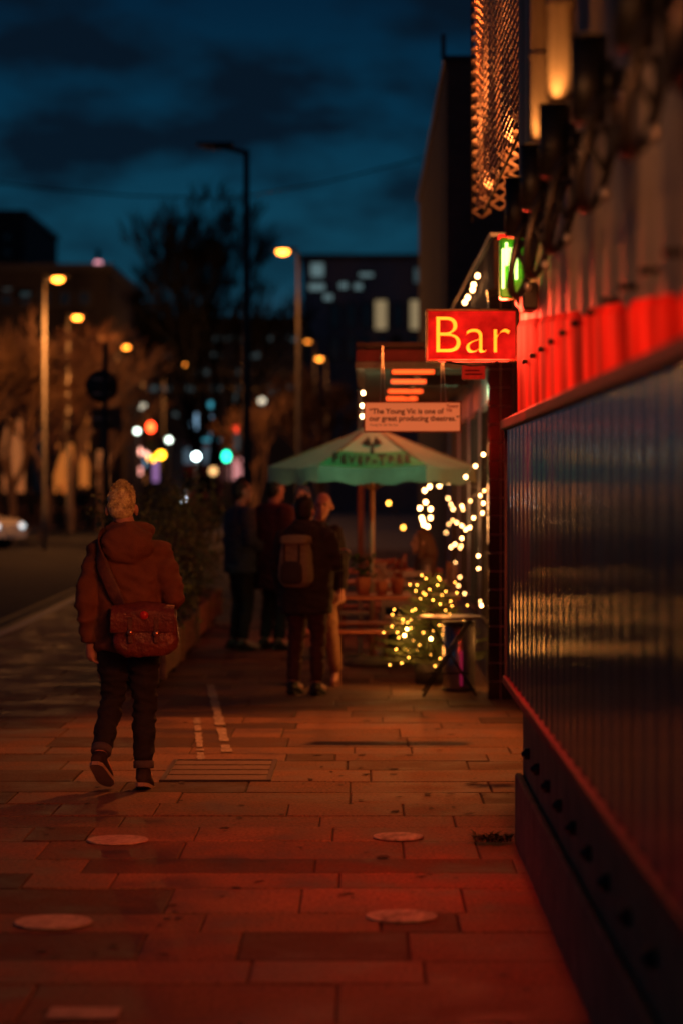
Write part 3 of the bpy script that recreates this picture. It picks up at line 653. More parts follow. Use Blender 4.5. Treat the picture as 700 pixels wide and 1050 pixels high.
for ch,x_,sz in (('F',-.385,.135),('E',-.30,.105),('V',-.215,.105),('E',-.13,.105),('R',-.045,.105),('-',.022,.14),('T',.10,.135),('R',.20,.105),('E',.285,.105),('E',.365,.105)):
    u_=.885-(.012 if sz>.13 else 0); vv=.5+x_/(Rr*u_); ee=hexp(0,Rr,zr).lerp(hexp(1,Rr,zr),vv); pp_=Vector((pc,PD,za)).lerp(ee,u_); zz_=pp_.z-.03*math.sin(PI*u_)-.03*math.sin(PI*vv)*u_+.034
    text_mesh(ch,sz,mat('parasol_ink',(.004,.03,.022),.7,var=0),'lettering',ps,(pc+x_*.90,pp_.y-.03,zz_),rot=(sl_ang+.02,0,0),ext=.001,bold=.004,sy_=2.3)
# tree emblem on the front panel
mb=MB(); sl_=(Vector((pc,PD,za))-(hexp(0,Rr,zr)+hexp(1,Rr,zr))/2); 
def on(u,s):  # u along slope from rim, s sideways
    base=(hexp(0,Rr,zr)+hexp(1,Rr,zr))/2; p=base+sl_*u; p.x+=s; uu=1-u; p.z-=.03*math.sin(PI*uu)+.03*uu-.012; p.y-=.02; return p
mb.add([on(.36,-.02),on(.36,.02),on(.55,.012),on(.55,-.012)],[[0,1,2,3]])
for s in (-1,1):
    for (l,u0) in ((.11,.60),(.09,.65),(.06,.70)): mb.add([on(.54,0),on(u0-.05,s*l*.6),on(u0,s*l),on(u0+.02,s*l*.5)],[[0,1,2,3]])
mb.build('emblem',MATS['parasol_ink'],ps)
cl_t=thing('canopy_fill','small greenish fill tube added under the canopy roof, hidden behind the quote board','lamp',(.15,21.9,2.72))  # fill lamp added to bring out the parasol's green
mb=MB(); mb.tube([(.6,22.5,2.74),(.95,22.5,2.74)],.018,8); mb.build('tube',emis('fill_tube',(.6,1,.5),1.5),cl_t); mb=MB(); mb.box((.58,22.40,2.70),(.97,22.42,2.80)); mb.box((.58,22.42,2.765),(.97,22.53,2.80)); mb.build('tube_shield',M_dark,cl_t)
light('POINT','tube_light',(.8,22.5,2.66),3,(.55,1,.50),cl_t,.1)
light('SPOT','parasol_fill',(.0,21.2,2.60),48,(.5,1,.55),cl_t,.1,60,(pc,23.2,2.1),.8)  # unseen green spot added to light the parasol front

# ================================================================ STREET FURNITURE
def picnic(loc,label,L=1.5):
    x,y,_=loc; t=thing('picnic_table',label,'picnic table',loc,'slatted wooden picnic tables under the canopy'); M_r=mat('table_wood',(.30,.10,.05),.5,var=.35,scale=4,stretch=(1,6,6),bump=.2)
    mb=MB()
    for i in range(5): mb.box((x-L/2,y-.36+i*.147,.72),(x+L/2,y-.36+i*.147+.135,.755),.004)
    mb.build('tabletop',M_r,t)
    for s in (-1,1):
        mb=MB(); 
        for i in range(2): mb.box((x-L/2,y+s*.62-.13+i*.135,.43),(x+L/2,y+s*.62-.13+i*.135+.125,.462),.004)
        mb.build('bench',M_r,t)
    for s in (-1,1):
        mb=MB(); X=x+s*(L/2-.2); 
        for q in (-1,1): mb.tube([(X,y+q*.62,0),(X,y+q*.25,.715)],.035,4)
        mb.box((X-.02,y-.72,.37),(X+.02,y+.72,.427)); mb.build('trestle',M_r,t)
    return t
picnic((.22,22.6,0),'nearest red lit wooden picnic table around the parasol pole',1.35)
picnic((.25,25.8,0),'second wooden picnic table behind the parasol pole',1.4)
picnic((.25,29.2,0),'farthest wooden picnic table deep under the canopy',1.4)
# chair with slatted back behind
def chair(x,y,label,rot=0):
    t=thing('slatted_chair',label,'chair',(0,0,0),'slatted chairs under the canopy'); m=mat('chair_wood',(.28,.12,.07),.5,var=.3)
    mb=MB(); 
    for i in range(4): mb.box((-.22,-.2+i*.105,.43),(.22,-.2+i*.105+.09,.455),.004)
    mb.build('seat',m,t)
    mb=MB(); 
    for i in range(4): mb.box((-.22,.21+i*.008,.56+i*.1),(.22,.235+i*.008,.62+i*.1),.004)
    mb.box((-.24,.2,.43),(-.2,.25,.98)); mb.box((.2,.2,.43),(.24,.25,.98)); mb.build('backrest',m,t)
    for a in (-1,1):
        for b in (-1,1): mb=MB(); mb.cyl((a*.2,b*.2,0),(a*.2,b*.2,.43),.018,.02,8); mb.build('leg',m,t)
    t.location=(x,y,0); t.rotation_euler=(0,0,rot)
chair(.42,24.3,'slatted wooden chair just right of the parasol pole',PI); chair(.30,27.5,'slatted wooden chair standing between the farther picnic tables',.2)
# pots on table
def pot(x,y,z,label,mleaf,s=1,flower=None):
    t=thing('flower_pot',label,'potted plant',(x,y,z),'potted plants on the picnic tables'); mb=MB(); mb.tube([(x,y,z),(x,y,z+.10*s),(x,y,z+.115*s)],[.04*s,.055*s,.058*s],14); mb.build('pot',mat('terracotta',(.38,.15,.08),.7),t)
    mb=MB(); r=random.Random(label)
    for i in range(90):
        a=r.random()*6.28; b=r.uniform(.1,1); c=Vector((x+math.cos(a)*.09*s*b,y+math.sin(a)*.09*s*b,z+.12*s+r.random()*.15*s)); u=Vector((r.gauss(0,1),r.gauss(0,1),r.gauss(0,1))).normalized()*.025*s; v=u.cross(Vector((r.random(),r.random(),1))).normalized()*.012*s
        mb.add([c-u,c+v,c+u,c-v],[[0,1,2,3]])
    mb.build('foliage',mleaf,t)
pot(.0,22.55,.756,'dark potted plant on the left of the nearest picnic table',mat('pot_leaf',(.03,.07,.02),.6),1.4)
pot(.17,22.5,.756,'pale flowering pot beside the parasol pole on the table',mat('pot_flower',(.5,.35,.3),.6),1.1)
pot(.32,22.7,.756,'small red potted plant right of the parasol pole',mat('pot_red',(.3,.06,.03),.6),1.2)

# Christmas tree with fairy lights
TD=21.6; tx=at(441,0,TD).x
ct=thing('christmas_tree','bushy potted fir tree wrapped in warm fairy lights','tree',(tx,TD,0)); rr=random.Random(21)
mb=MB(); mb.cyl((tx,TD,.05),(tx,TD,1.0),.03,.012,8); mb.build('trunk',mat('bark',(.06,.04,.03),.9),ct)
mb=MB(); mb.tube([(tx,TD,0),(tx,TD,.22)],[.13,.16],18); mb.build('pot',mat('tree_pot',(.05,.05,.05),.6),ct)
nd=MB(); tips=[]
for lv in range(15):
    z=.16+lv*.055; L=.52*(1-lv/17)+.05; nb_=13 if lv<9 else 9
    for k in range(nb_):
        a=2*PI*(k+rr.random()*.7)/nb_+lv; l=L*rr.uniform(.75,1.1); p0=Vector((tx,TD,z)); p1=p0+Vector((math.cos(a)*l,math.sin(a)*l,-.02+l*.22+rr.uniform(-.03,.05)))
        nd.tube([p0,p1],[.006,.003],4); d=(p1-p0); 
        for side in range(-1,2):
            if side: q0=p0.lerp(p1,.45); dd=Matrix.Rotation(side*.65,3,'Z')@d; q1=q0+dd*.42
            else: q0,q1=p0,p1
            tips.append(q1); e=q1-q0; n=int(e.length/.011)
            for j in range(n):
                c=q0.lerp(q1,j/n+.05); 
                for s in range(3):
                    v=Vector((rr.gauss(0,1),rr.gauss(0,1),rr.gauss(0,.8))).normalized()*.030+e.normalized()*.02; w=v.cross(Vector((0,0,1))).normalized()*.0028
                    nd.add([c-w,c+w,c+v],[[0,1,2]])
nd.build('foliage',mat('fir_needles',(.08,.13,.05),.6,var=.5,scale=9),ct)
M_fb=emis('fairy_bulb',(1,.40,.05),22); M_fb2=emis('fairy_bulb_bright',(1,.5,.13),50)
tl=[(541,303),(585,313),(513,325),(527,340),(560,337),(568,362),(545,345),(475,385),(506,432,2),(500,447,2),(563,455,2),(471,397),(545,440),(598,387),(530,482),(510,500),(570,435),(620,320),(650,375),(600,440),(486,452),(536,470),(515,410),(625,345),(556,405),(590,350),(470,425),(640,410),(520,460),(450,440),(480,480),(610,365)]
for k_ in range(34):
    hh_=rr.random(); w_=46*(1-hh_*.85)+4; tl.append(((441+rr.uniform(-w_,w_)-200)*2.333,(684-hh_*92-460)*2.333))
for s in tl:
    px=200+s[0]/2.333; py=460+s[1]/2.333; q=at(px,py,TD-.25+rr.uniform(-.1,.15)); big=len(s)>2
    mb=MB(); mb.ball(q,.012 if big else .0055,8,6); mb.build('fairy_bulb',M_fb2 if big else M_fb,ct)
wirepts=[]; 
for i in range(90): a=i*.42; z=.2+.8*i/90; r_=.5*(1-z/1.15)+.03; wirepts.append((tx+math.cos(a)*r_,TD+math.sin(a)*r_,z+.03*math.sin(i)))
mb=MB(); mb.tube(wirepts,.003,4); mb.build('light_wire',M_black,ct)
for a_,b_,c_ in ((-.25,-.35,.35),(.2,-.4,.45),(-.05,-.38,.75),(-.3,-.1,.6),(.1,-.2,1.0)): light('POINT','tree_glow',(tx+a_,TD+b_,c_),4.2,(1,.33,.06),ct,.06)

# round folding table and steel drum
FD=20.45; fx=at(460,0,FD).x; ft=thing('folding_table','small round folding table in front of the fir tree','table',(fx,FD,0)); 
zt_=at(0,632,FD).z
mb=MB(); mb.tube([(fx,FD,zt_-.018),(fx,FD,zt_-.012),(fx,FD,zt_),(fx,FD,zt_+.003)],[.27,.283,.283,.275],36); mb.build('tabletop',mat('table_metal',(.16,.07,.035),.35,metal=.4,var=.3),ft)
for s in (-1,1):
    mb=MB(); mb.tube([(fx-.22,FD+s*.18,.01),(fx+.18,FD+s*.18,zt_-.02)],.010,8); mb.build('leg',M_black,ft)
    mb=MB(); mb.tube([(fx+.22,FD+s*.15,.01),(fx-.18,FD+s*.15,zt_-.02)],.010,8); mb.build('leg',M_black,ft)
mb=MB(); mb.tube([(fx-.20,FD-.19,.20),(fx+.16,FD-.19,.20)],.008,6); mb.tube([(fx-.22,FD-.18,.01),(fx-.22,FD+.18,.01)],.009,6); mb.build('crossbar',M_black,ft)
dx=at(470.5,0,20.75).x; dr=thing('steel_drum','upright polished steel drum under the round folding table','drum',(dx,20.9,0))
mb=MB(); mb.tube([(dx,20.9,0),(dx,20.9,.02),(dx,20.9,.56),(dx,20.9,.58)],[.135,.14,.14,.13],32); mb.build('body',mat('drum_steel',(.35,.34,.33),.22,metal=.9,var=.2,rvar=.08),dr)
mb=MB(); mb.tube([(dx,20.9,.57),(dx,20.9,.60)],[.147,.147],32); mb.tube([(dx,20.9,.005),(dx,20.9,.03)],[.146,.146],32); mb.build('rim',M_dark,dr)
# magenta reflection in the drum, put in as a glowing tube
q=at(471,0,20.7); mb=MB(); mb.tube([(q.x+.01,20.66,.06),(q.x+.01,20.66,.36)],.012,8)
solo('magenta_reflection','short upright magenta reflection made as a glowing tube on the steel drum','lamp',mb,emis('magenta_streak',(.55,.02,.10),.22),None,(q.x+.01,20.66,.06))

# festoon strings
def festoon(name,label,pts,m,r=.012,wire=True,base=None):
    o=Vector(pts[0]); t=thing('string_light',label,'string lights',o,'festoon strings of warm bulbs')
    if wire: 
        w=MB(); w.tube([Vector(p)+Vector((0,0,.02)) for p in pts],.004,5); w.build('wire',M_black,t)
    for p in pts:
        b=MB(); b.ball(p,(r,r,r*1.15),10,8); b.build('bulb',m,t)
M_b=emis('warm_bulb',(1,.50,.17),24)
on_f=lambda px,py,x=1.05: at(px,py,min(34,x*F/(px-VX)))
festoon('','bulb string hanging down beside the tall window near the tree',[on_f(*p) for p in ((459,511),(462,517),(464,522),(473,519),(485,531),(481,541),(477,543),(473,539),(468,536),(473,552),(466,558),(462,561))],M_b)
festoon('','bulb string nearest to the tiled column',[on_f(*p) for p in ((495,466),(492,508),(495,516),(494,526),(490,570),(490,583),(493,621))],M_b)
festoon('','bulb string bunched on the back post of the terrace',[at(px,py,26) for px,py in ((421,489),(450,498),(440,499),(435,503),(436,515),(430,521),(441,522),(432,531),(441,531),(434,538),(438,540),(433,534))],M_b,.018)
festoon('','bulb string slung along the parasol rim to the column',[at(477,489,23),at(487,478,22.4),at(495,466,21.6)],M_b,.014)
rb=random.Random(8)
festoon('','loose bulb string winding down the bar front behind the fir tree',[on_f(rb.uniform(456,496),480+i*8.5+rb.uniform(-4,4)) for i in range(17)],emis('small_warm_bulb',(1,.48,.15),13),.011)
festoon('','three bulb string at the canopy left corner',[at(372,403,22),at(371,416,22.2),at(371,427,22.4)],emis('cool_bulb',(1,.6,.27),22),.015)
festoon('','bulb string on the cafe roof edge below the mesh',[on_f(489,283,1.03),on_f(485,292,1.03),on_f(484,297,1.03),on_f(479,305,1.03),on_f(476,310,1.03)],M_b,.019)
festoon('','two dim amber bulbs behind the parasol pole',[at(398,516,30),at(413,541,30)],emis('dim_bulb',(1,.4,.05),14),.02)
light('POINT','string_glow',(.80,23.6,1.6),11,(1,.36,.10),cb,.4); light('POINT','string_glow_far',(.4,28,1.9),12,(1,.3,.08),cb,.4)

# planters and bushes on the left
M_pl=mat('planter_wood',(.24,.14,.08),.65,var=.35,scale=3,stretch=(1,1,6),bump=.3)
def leafmesh(seed,n=2600,sx=.42,sy=.95,h=1.3):
    r=random.Random(seed); mb=MB()
    cl_=[(r.uniform(-sx,sx)*.8,r.uniform(-sy,sy),r.uniform(.15,h),r.uniform(.12,.28)) for _ in range(34)]
    for i in range(n):
        c=r.choice(cl_); u=Vector((r.gauss(0,1),r.gauss(0,1),r.gauss(0,1))).normalized()*c[3]*r.uniform(.4,1.05); p=Vector(c[:3])+u
        d=Vector((r.gauss(0,1),r.gauss(0,1),r.gauss(0,.8)+.3)).normalized(); w=d.cross(Vector((r.gauss(0,1),r.gauss(0,1),r.gauss(0,1)))).normalized(); L=r.uniform(.03,.065)
        mb.add([p,p+d*L*.5+w*L*.28,p+d*L,p+d*L*.5-w*L*.28],[[0,1,2,3]])
    return mb
def stems(seed,sy=.95,h=1.2):
    r=random.Random(seed); mb=MB()
    for i in range(16):
        p=Vector((r.uniform(-.1,.1),r.uniform(-sy,sy)*.9,0)); q=p+Vector((r.uniform(-.25,.25),r.uniform(-.25,.25),h*r.uniform(.6,1.0))); mb.tube([p,p.lerp(q,.5)+Vector((r.uniform(-.05,.05),0,0)),q],[.012,.009,.004],5)
    return mb
M_bush=mat('bush_leaf',(.11,.15,.045),.55,var=.6,scale=5)
pl_lab=['nearest wooden planter box beside the walker','second wooden planter box in the row','third wooden planter box in the row','farthest wooden planter box beside the standing group']
bu_lab=['nearest leafy hedge plant in the planter beside the walker','second leafy hedge plant in the planter row','third leafy hedge plant in the planter row','farthest leafy hedge plant beside the group']
pp=thing('planter_box','','planter',(0,0,0)); mb=MB()
mb.box((-.26,-1.05,.09),(.26,1.05,.12)); 
for s in (-1,1): mb.box((s*.26-.012,-1.05,.12),(s*.26+.012,1.05,.42),.004); mb.box((-.248,s*1.05-.012,.12),(.248,s*1.05+.012,.42),.004)
for s in (-1,1):
    for q in (-1,1): mb.box((s*.275-.02,q*1.06-.03,.09),(s*.275+.02,q*1.06+.03,.44),.004)
mb.build('box',M_pl,pp); mb=MB(); mb.box((-.245,-1.035,.3),(.245,1.035,.38)); mb.build('soil',mat('soil',(.03,.02,.015),.95,bump=.6),pp)
for s in (-1,1):
    for q in (-1,1): mb=MB(); mb.tube([(s*.2-.015,q*.93,.045),(s*.2+.015,q*.93,.045)],[.045,.045],14); mb.box((s*.2-.02,q*.93-.02,.05),(s*.2+.02,q*.93+.02,.09)); mb.build('castor',M_black,pp)
for i in range(4):
    o=pp if i==0 else copy_tree(pp); y_=22.1+i*2.75; o.location=(-2.0-.04*i,y_,0); o['label']=pl_lab[i]; o['group']='wooden planters lining the kerb'
    b=thing('hedge_plant',bu_lab[i],'shrub',(-2.0-.04*i,y_,.36),'shrubs in the planters')
    f=leafmesh(31+i,h=1.25+.12*math.sin(i*2)).build('foliage',M_bush,b,Vector((0,0,0))); s_=stems(51+i).build('stem',mat('stem',(.06,.04,.03),.9),b,Vector((0,0,0)))
# terrace screen behind group (lit planter side at 265,640)

# no-entry post seen from behind
SD=40; sp=at(106,0,SD); st=thing('road_sign','round road sign seen from behind on a slim pole','road sign',(sp.x,SD,0)); 
mb=MB(); mb.cyl((sp.x+.04,SD,0),(sp.x+.04,SD,at(0,352,SD).z),.045,.045,12); mb.build('pole',M_dark,st)
c=at(104,396,SD); mb=MB(); mb.tube([(c.x,SD+.06,c.z),(c.x,SD+.075,c.z)],[.27,.27],32); mb.build('round_plate',M_dark,st)
a=at(94,440,SD); b=at(124,418,SD); mb=MB(); mb.box((a.x,SD+.06,a.z),(b.x,SD+.075,b.z),.004); mb.build('lower_plate',M_dark,st)
mb=MB(); 
for z in (c.z-.12,c.z+.12,(a.z+b.z)/2): mb.box((c.x-.15,SD+.035,z-.015),(c.x+.15,SD+.06,z+.015))
mb.build('clamp',M_galv,st)
# bollard-like small red reflector ignored
# street lamps
def lamp(px_pole,py_top,px_head,d,label,lit=True,power=0,es=30,col=SOD,colE=(1,.30,.03)):
    t_=at(px_pole,py_top,d); h=at(px_head,py_top+1,d); t=thing('street_lamp',label,'street lamp',(t_.x,d,0),'street lamps along the road')
    k=d/45.; r_=.10 if d<60 else .075
    mb=MB(); mb.tube([(t_.x,d,-.1),(t_.x,d,1.2),(t_.x,d,1.25),(t_.x,d,t_.z)],[r_*1.15,r_*1.15,r_*.8,r_*.55],12); mb.build('pole',mat('lamp_post_grey',(.16,.15,.14),.6) if lit else M_dark,t)
    mb=MB(); mb.tube([(t_.x,d,t_.z-.05),(h.x,d,h.z+.12)],[r_*.5,r_*.4],8); mb.build('arm',M_dark,t)
    s=1 if h.x>t_.x else -1; mb=MB(); 
    mb.loft([[Vector((h.x+s*u*.36,d+v*w*.14,h.z+.12+zz*.07)) for (v,zz) in ((-1,-.4),(-.6,.6),(.6,.6),(1,-.4))] for (u,w) in ((-1,.5),(-.6,.9),(.3,1),(.9,.5))],True,False); mb.build('head',M_dark,t)
    mb=MB(); mb.ball((h.x+s*.02,d,h.z+.05),(.17 if lit else .2,.13,.09 if lit else .03),14,8); mb.build('lens',emis('sodium_lens_%d'%es,colE,es) if lit else M_glass,t)
    if power: light('POINT','lamp_light',(h.x,d-1.2,h.z-1.2),power,col,t,.12)
    return t
lamp(253,154,220,45,'tall unlit street lamp with its arm pointing left',False)
lamp(306,259,291,64,'lit amber street lamp left of the dark brick block',True,100,12)
lamp(46,287,59,70,'lit amber street lamp highest on the left',True,1150,12)
lamp(70,326,79,88,'lit amber street lamp second along the left side',True,1150,12)
lamp(120,356,129,108,'lit amber street lamp third along the left side',True,1100,8)
lamp(168,374,189,128,'small dim street lamp farthest down the road',True,300,8)
lamp(335,368,328,120,'distant orange street lamp behind the cafe canopy, lower one',True,100,8); lamp(323,350,316,135,'distant dim orange street lamp behind the bare tree',True,80,3)

# distant buildings
def bld(name,label,px0,px1,pytop,d,depth,m,wins,roofm=M_dark,auto=None):
    a=at(px0,pytop,d); b=at(px1,pytop,d); t=thing(name,label,'building',((a.x+b.x)/2,d,0))
    mb=MB(); mb.box((a.x,d,-.2),(b.x,d+depth,a.z)); mb.build('wall',m,t)
    mb=MB(); mb.box((a.x-.2,d-.2,a.z),(b.x+.2,d+depth+.2,a.z+.35)); mb.build('roof',roofm,t)
    for (x0,y0,x1,y1,mm_) in wins:
        p=at(x0,y1,d); q=at(x1,y0,d); mb=MB(); mb.box((p.x,d-.06,p.z),(q.x,d-.01,q.z)); w=mb.build('window',mm_,t)
        f=MB(); k=.12; f.box((p.x-k,d-.12,p.z-k),(q.x+k,d-.005,p.z)); f.box((p.x-k,d-.12,q.z),(q.x+k,d-.005,q.z+k)); f.box((p.x-k,d-.12,p.z),(p.x,d-.005,q.z)); f.box((q.x,d-.12,p.z),(q.x+k,d-.005,q.z)); f.build('frame',M_dark,w)
    return t
M_bA=mat('grey_render',(.22,.21,.24),.7,var=.25,scale=.3); M_bB=mat('dark_render',(.05,.055,.06),.6,var=.3,scale=.4); M_bD=mat('black_render',(.022,.020,.024),.8,var=.2,scale=.5)
M_bC=mat('brown_brick_far',(.12,.06,.035),.8,var=.3,scale=.6)
Wc=emis('window_cool',(.30,.48,.5),.30); Wd=emis('window_dim',(.12,.2,.22),.25); Ww=emis('window_warm',(.75,.55,.28),.32); Wo=mat('window_off',(.02,.03,.04),.15,spec=.8)
Wt=emis('window_teal',(.06,.45,.6),.8); Wp=emis('window_pink',(.9,.35,.35),.7); Wb=emis('window_blue',(.3,.55,.8),.9)
w5=[(319,270,332,284,Wc),(317,291,333,298,Wc),(348,290,356,296,Wc),(368,280,382,284,Wc),(363,291,371,297,Wc),(332,302,341,308,Wc),(384,308,396,338,Ww),(420,308,432,338,Ww),(424,275,431,290,Wd)]
for x in range(340,420,16): w5.append((x,312,x+7,336,Wo) if x not in (388,) else (x+14,345,x+20,365,Wo))
w5=[w for w in w5 if not (w[4] is Wo and w[0]<397 and w[2]>383)]
for x in range(340,430,16): w5.append((x,346,x+7,368,Wo))
bld('office_block','far office block with a few lit windows right of the street lamp',311,470,266,165,20,M_bA,w5)
w6=[]
rr=random.Random(4)
for j,y_ in enumerate((345,362,379,396)):
    for i in range(13):
        x=140+i*13; w6.append((x,y_,x+9,y_+5,rr.choice([Wd,Wo,Wo,Wo,Wd])))
w6+=[(192,424,203,440,Wb),(213,412,222,418,Wt),(214,426,224,436,Wb),(216,442,223,448,Wb),(206,450,226,462,Wt),(178,423,184,427,Wd),(276,394,285,404,Wc),(241,404,245,416,Wd),(240,444,246,462,Wd),(236,470,248,492,Wp),(196,470,206,480,Wd)]
bld('low_office_block','long dark office block with rows of dim windows across the road end',136,312,331,150,15,M_bB,w6)
w7=[(2+i*20,300,12+i*20,312,Wo) for i in range(5)]+[(8,262,16,268,Wd)]*0+[(4,296,12,300,Wd),(22,300,34,304,Wd)]
bld('left_block','dark flat roofed block behind the bare trees on the left',-260,112,278,118,18,M_bD,w7)
bld('tower_block','dark tower block at the far left edge of the skyline',-60,26,220,190,20,M_bD,[(5,240,11,246,Wo),(5,256,11,262,Wo)])
# shop row
Wsh=emis('shop_glow',(1,.26,.04),.42); Wsh2=emis('shop_glow_pale',(1,.30,.08),.28); Wv=emis('sign_violet',(.45,.22,.55),.7)
w8=[(4,430,26,505,Wsh2),(34,440,48,505,Wo),(56,455,76,508,Wsh),(82,428,92,500,Wsh),(100,462,112,500,Wsh2),(4,400,14,420,Wo),(30,398,42,420,Wo),(60,400,70,420,Wo)]
sr=bld('shop_row','brown brick shop row with glowing orange shopfronts on the left',-200,126,392,104,10,M_bC,w8)
w9=[(128,474,134,494,Wv),(155,472,163,494,Wv),(138,486,150,496,Wsh2),(142,470,150,479,Wb)]
bld('corner_shop','small corner shop with violet lit signs and pale festoon lights',124,176,458,116,8,M_bB,w9)
festoon('','row of round pink lamps over the corner shop',[at(x,y,112) for x,y in ((131,463),(142,463),(152,464))],emis('pink_globe',(1,.45,.33),4.5),.17)
festoon('','column of pale lamps beside the corner shop window',[at(x,y,112) for x,y in ((143,483),(131,493))],emis('pink_globe_dim',(1,.38,.3),2.2),.17)
# roof mast with lights
t=thing('roof_mast','slim mast with pink and white lamps above the left block','mast',(at(101,0,125).x,125,10)); 
c=at(101,272,125); e2=at(111,289,125); mb=MB(); mb.tube([(c.x,125,9),(c.x,125,c.z+.8)],.12,6); mb.tube([(c.x,125,e2.z),(e2.x,125,e2.z)],.08,6); mb.build('pole',M_dark,t)
mb=MB(); mb.ball(c,.26,10,8); mb.build('pink_lamp',emis('mast_pink',(.9,.35,.42),1.6),t); mb=MB(); mb.ball(e2,(.38,.2,.2),10,8); mb.build('white_lamp',emis('mast_white',(.4,.42,.9),1.6),t)

# globe lamps, beacons, traffic lights
def post_light(name,label,cat,px,py,d,r,em,polem=M_dark,group=None,extra=None):
    c=at(px,py,d); t=thing(name,label,cat,(c.x,d,0),group); mb=MB(); mb.cyl((c.x,d,-.1),(c.x,d,c.z-r*.9),.06,.045,10); mb.build('pole',polem,t); mb=MB(); mb.ball(c,r,14,10); mb.build('globe',em,t)
    mb=MB(); mb.tube([(c.x,d,c.z+r*.8),(c.x,d,c.z+r*1.1)],[r*.5,r*.2],10); mb.build('cap',M_dark,t); return t
G='distant white globe lamps'
gw=emis('globe_white',(.75,.9,.75),8); gd=emis('globe_dim',(.8,.75,.55),2.2); gb=emis('globe_bright',(.75,1,1),18)
post_light('globe_lamp','white globe lamp just left of the red traffic light','lamp',141,442,95,.10,gw,group=G)
post_light('globe_lamp','white globe lamp just right of the red traffic light','lamp',173.5,451,95,.10,gw,group=G)
post_light('globe_lamp','brightest white globe lamp at the centre of the far street','lamp',201.5,468,90,.12,gb,group=G)
post_light('globe_lamp','dim cream globe lamp above the red traffic light','lamp',147,417,110,.15,gd,group=G)
post_light('globe_lamp','small pale globe lamp below the dark office block windows','lamp',269,411,110,.15,gd,group=G)
post_light('globe_lamp','dim amber globe lamp beside the green traffic light','lamp',219,483,100,.16,emis('globe_amber',(1,.55,.2),2),group=G)
bc=emis('beacon_amber',(1,.42,.015),13)
post_light('crossing_beacon','left of the two amber crossing beacons','beacon',156,470,104,.15,bc,group='amber crossing beacons'); post_light('crossing_beacon','right of the two amber crossing beacons','beacon',165.5,466.5,104,.16,bc,group='amber crossing beacons')
def traffic(px,py,d,which,label):
    c=at(px,py,d); t=thing('traffic_light',label,'traffic light',(c.x,d,0),'traffic lights'); mb=MB(); mb.cyl((c.x,d+.1,-.1),(c.x,d+.1,c.z+.3),.06,.06,8); mb.build('pole',M_dark,t)
    zz={'red':0,'green':-.64}[which]; z0=c.z-.0 if which=='red' else c.z+.64
    mb=MB(); mb.box((c.x-.2,d,z0-.9),(c.x+.2,d+.15,z0+.25),.03); mb.build('casing',M_black,t)
    for k,(n_,colr) in enumerate((('red',(1,.05,.01)),('amber',(1,.4,.02)),('green',(.02,.9,.5)))):
        mb=MB(); lit=n_==which; mb.ball((c.x,d-.02,z0-.32*k),(.13,.05,.17 if lit else .11),12,8); mb.build(n_+'_light',emis('tl_'+n_,colr,14 if n_=='red' else 6) if lit else mat('tl_off_'+n_,[x*.1 for x in colr],.3,var=0),t)
traffic(155,438,84,'red','traffic light showing red above the walker'); traffic(232.5,468,80,'green','traffic light showing green left of the standing group')
t=thing('brake_light_sign','pair of small red lamps on a pole left of the parasol','lamp',(at(238,0,90).x,90,0)); c1=at(234,443,90); c2=at(242,440,90); mb=MB(); mb.cyl(((c1.x+c2.x)/2,90,-.1),((c1.x+c2.x)/2,90,c1.z),.05,.05,8); mb.tube([(c1.x,90,c1.z),(c2.x,90,c2.z)],.04,6); mb.build('pole',M_dark,t)
for c in (c1,c2): mb=MB(); mb.ball(c,.13,10,8); mb.build('red_lamp',emis('red_lamp',(1,.06,.02),2.2),t)
mb=MB(); mb.ball(at(227,494,80)*1,.1,8,6)

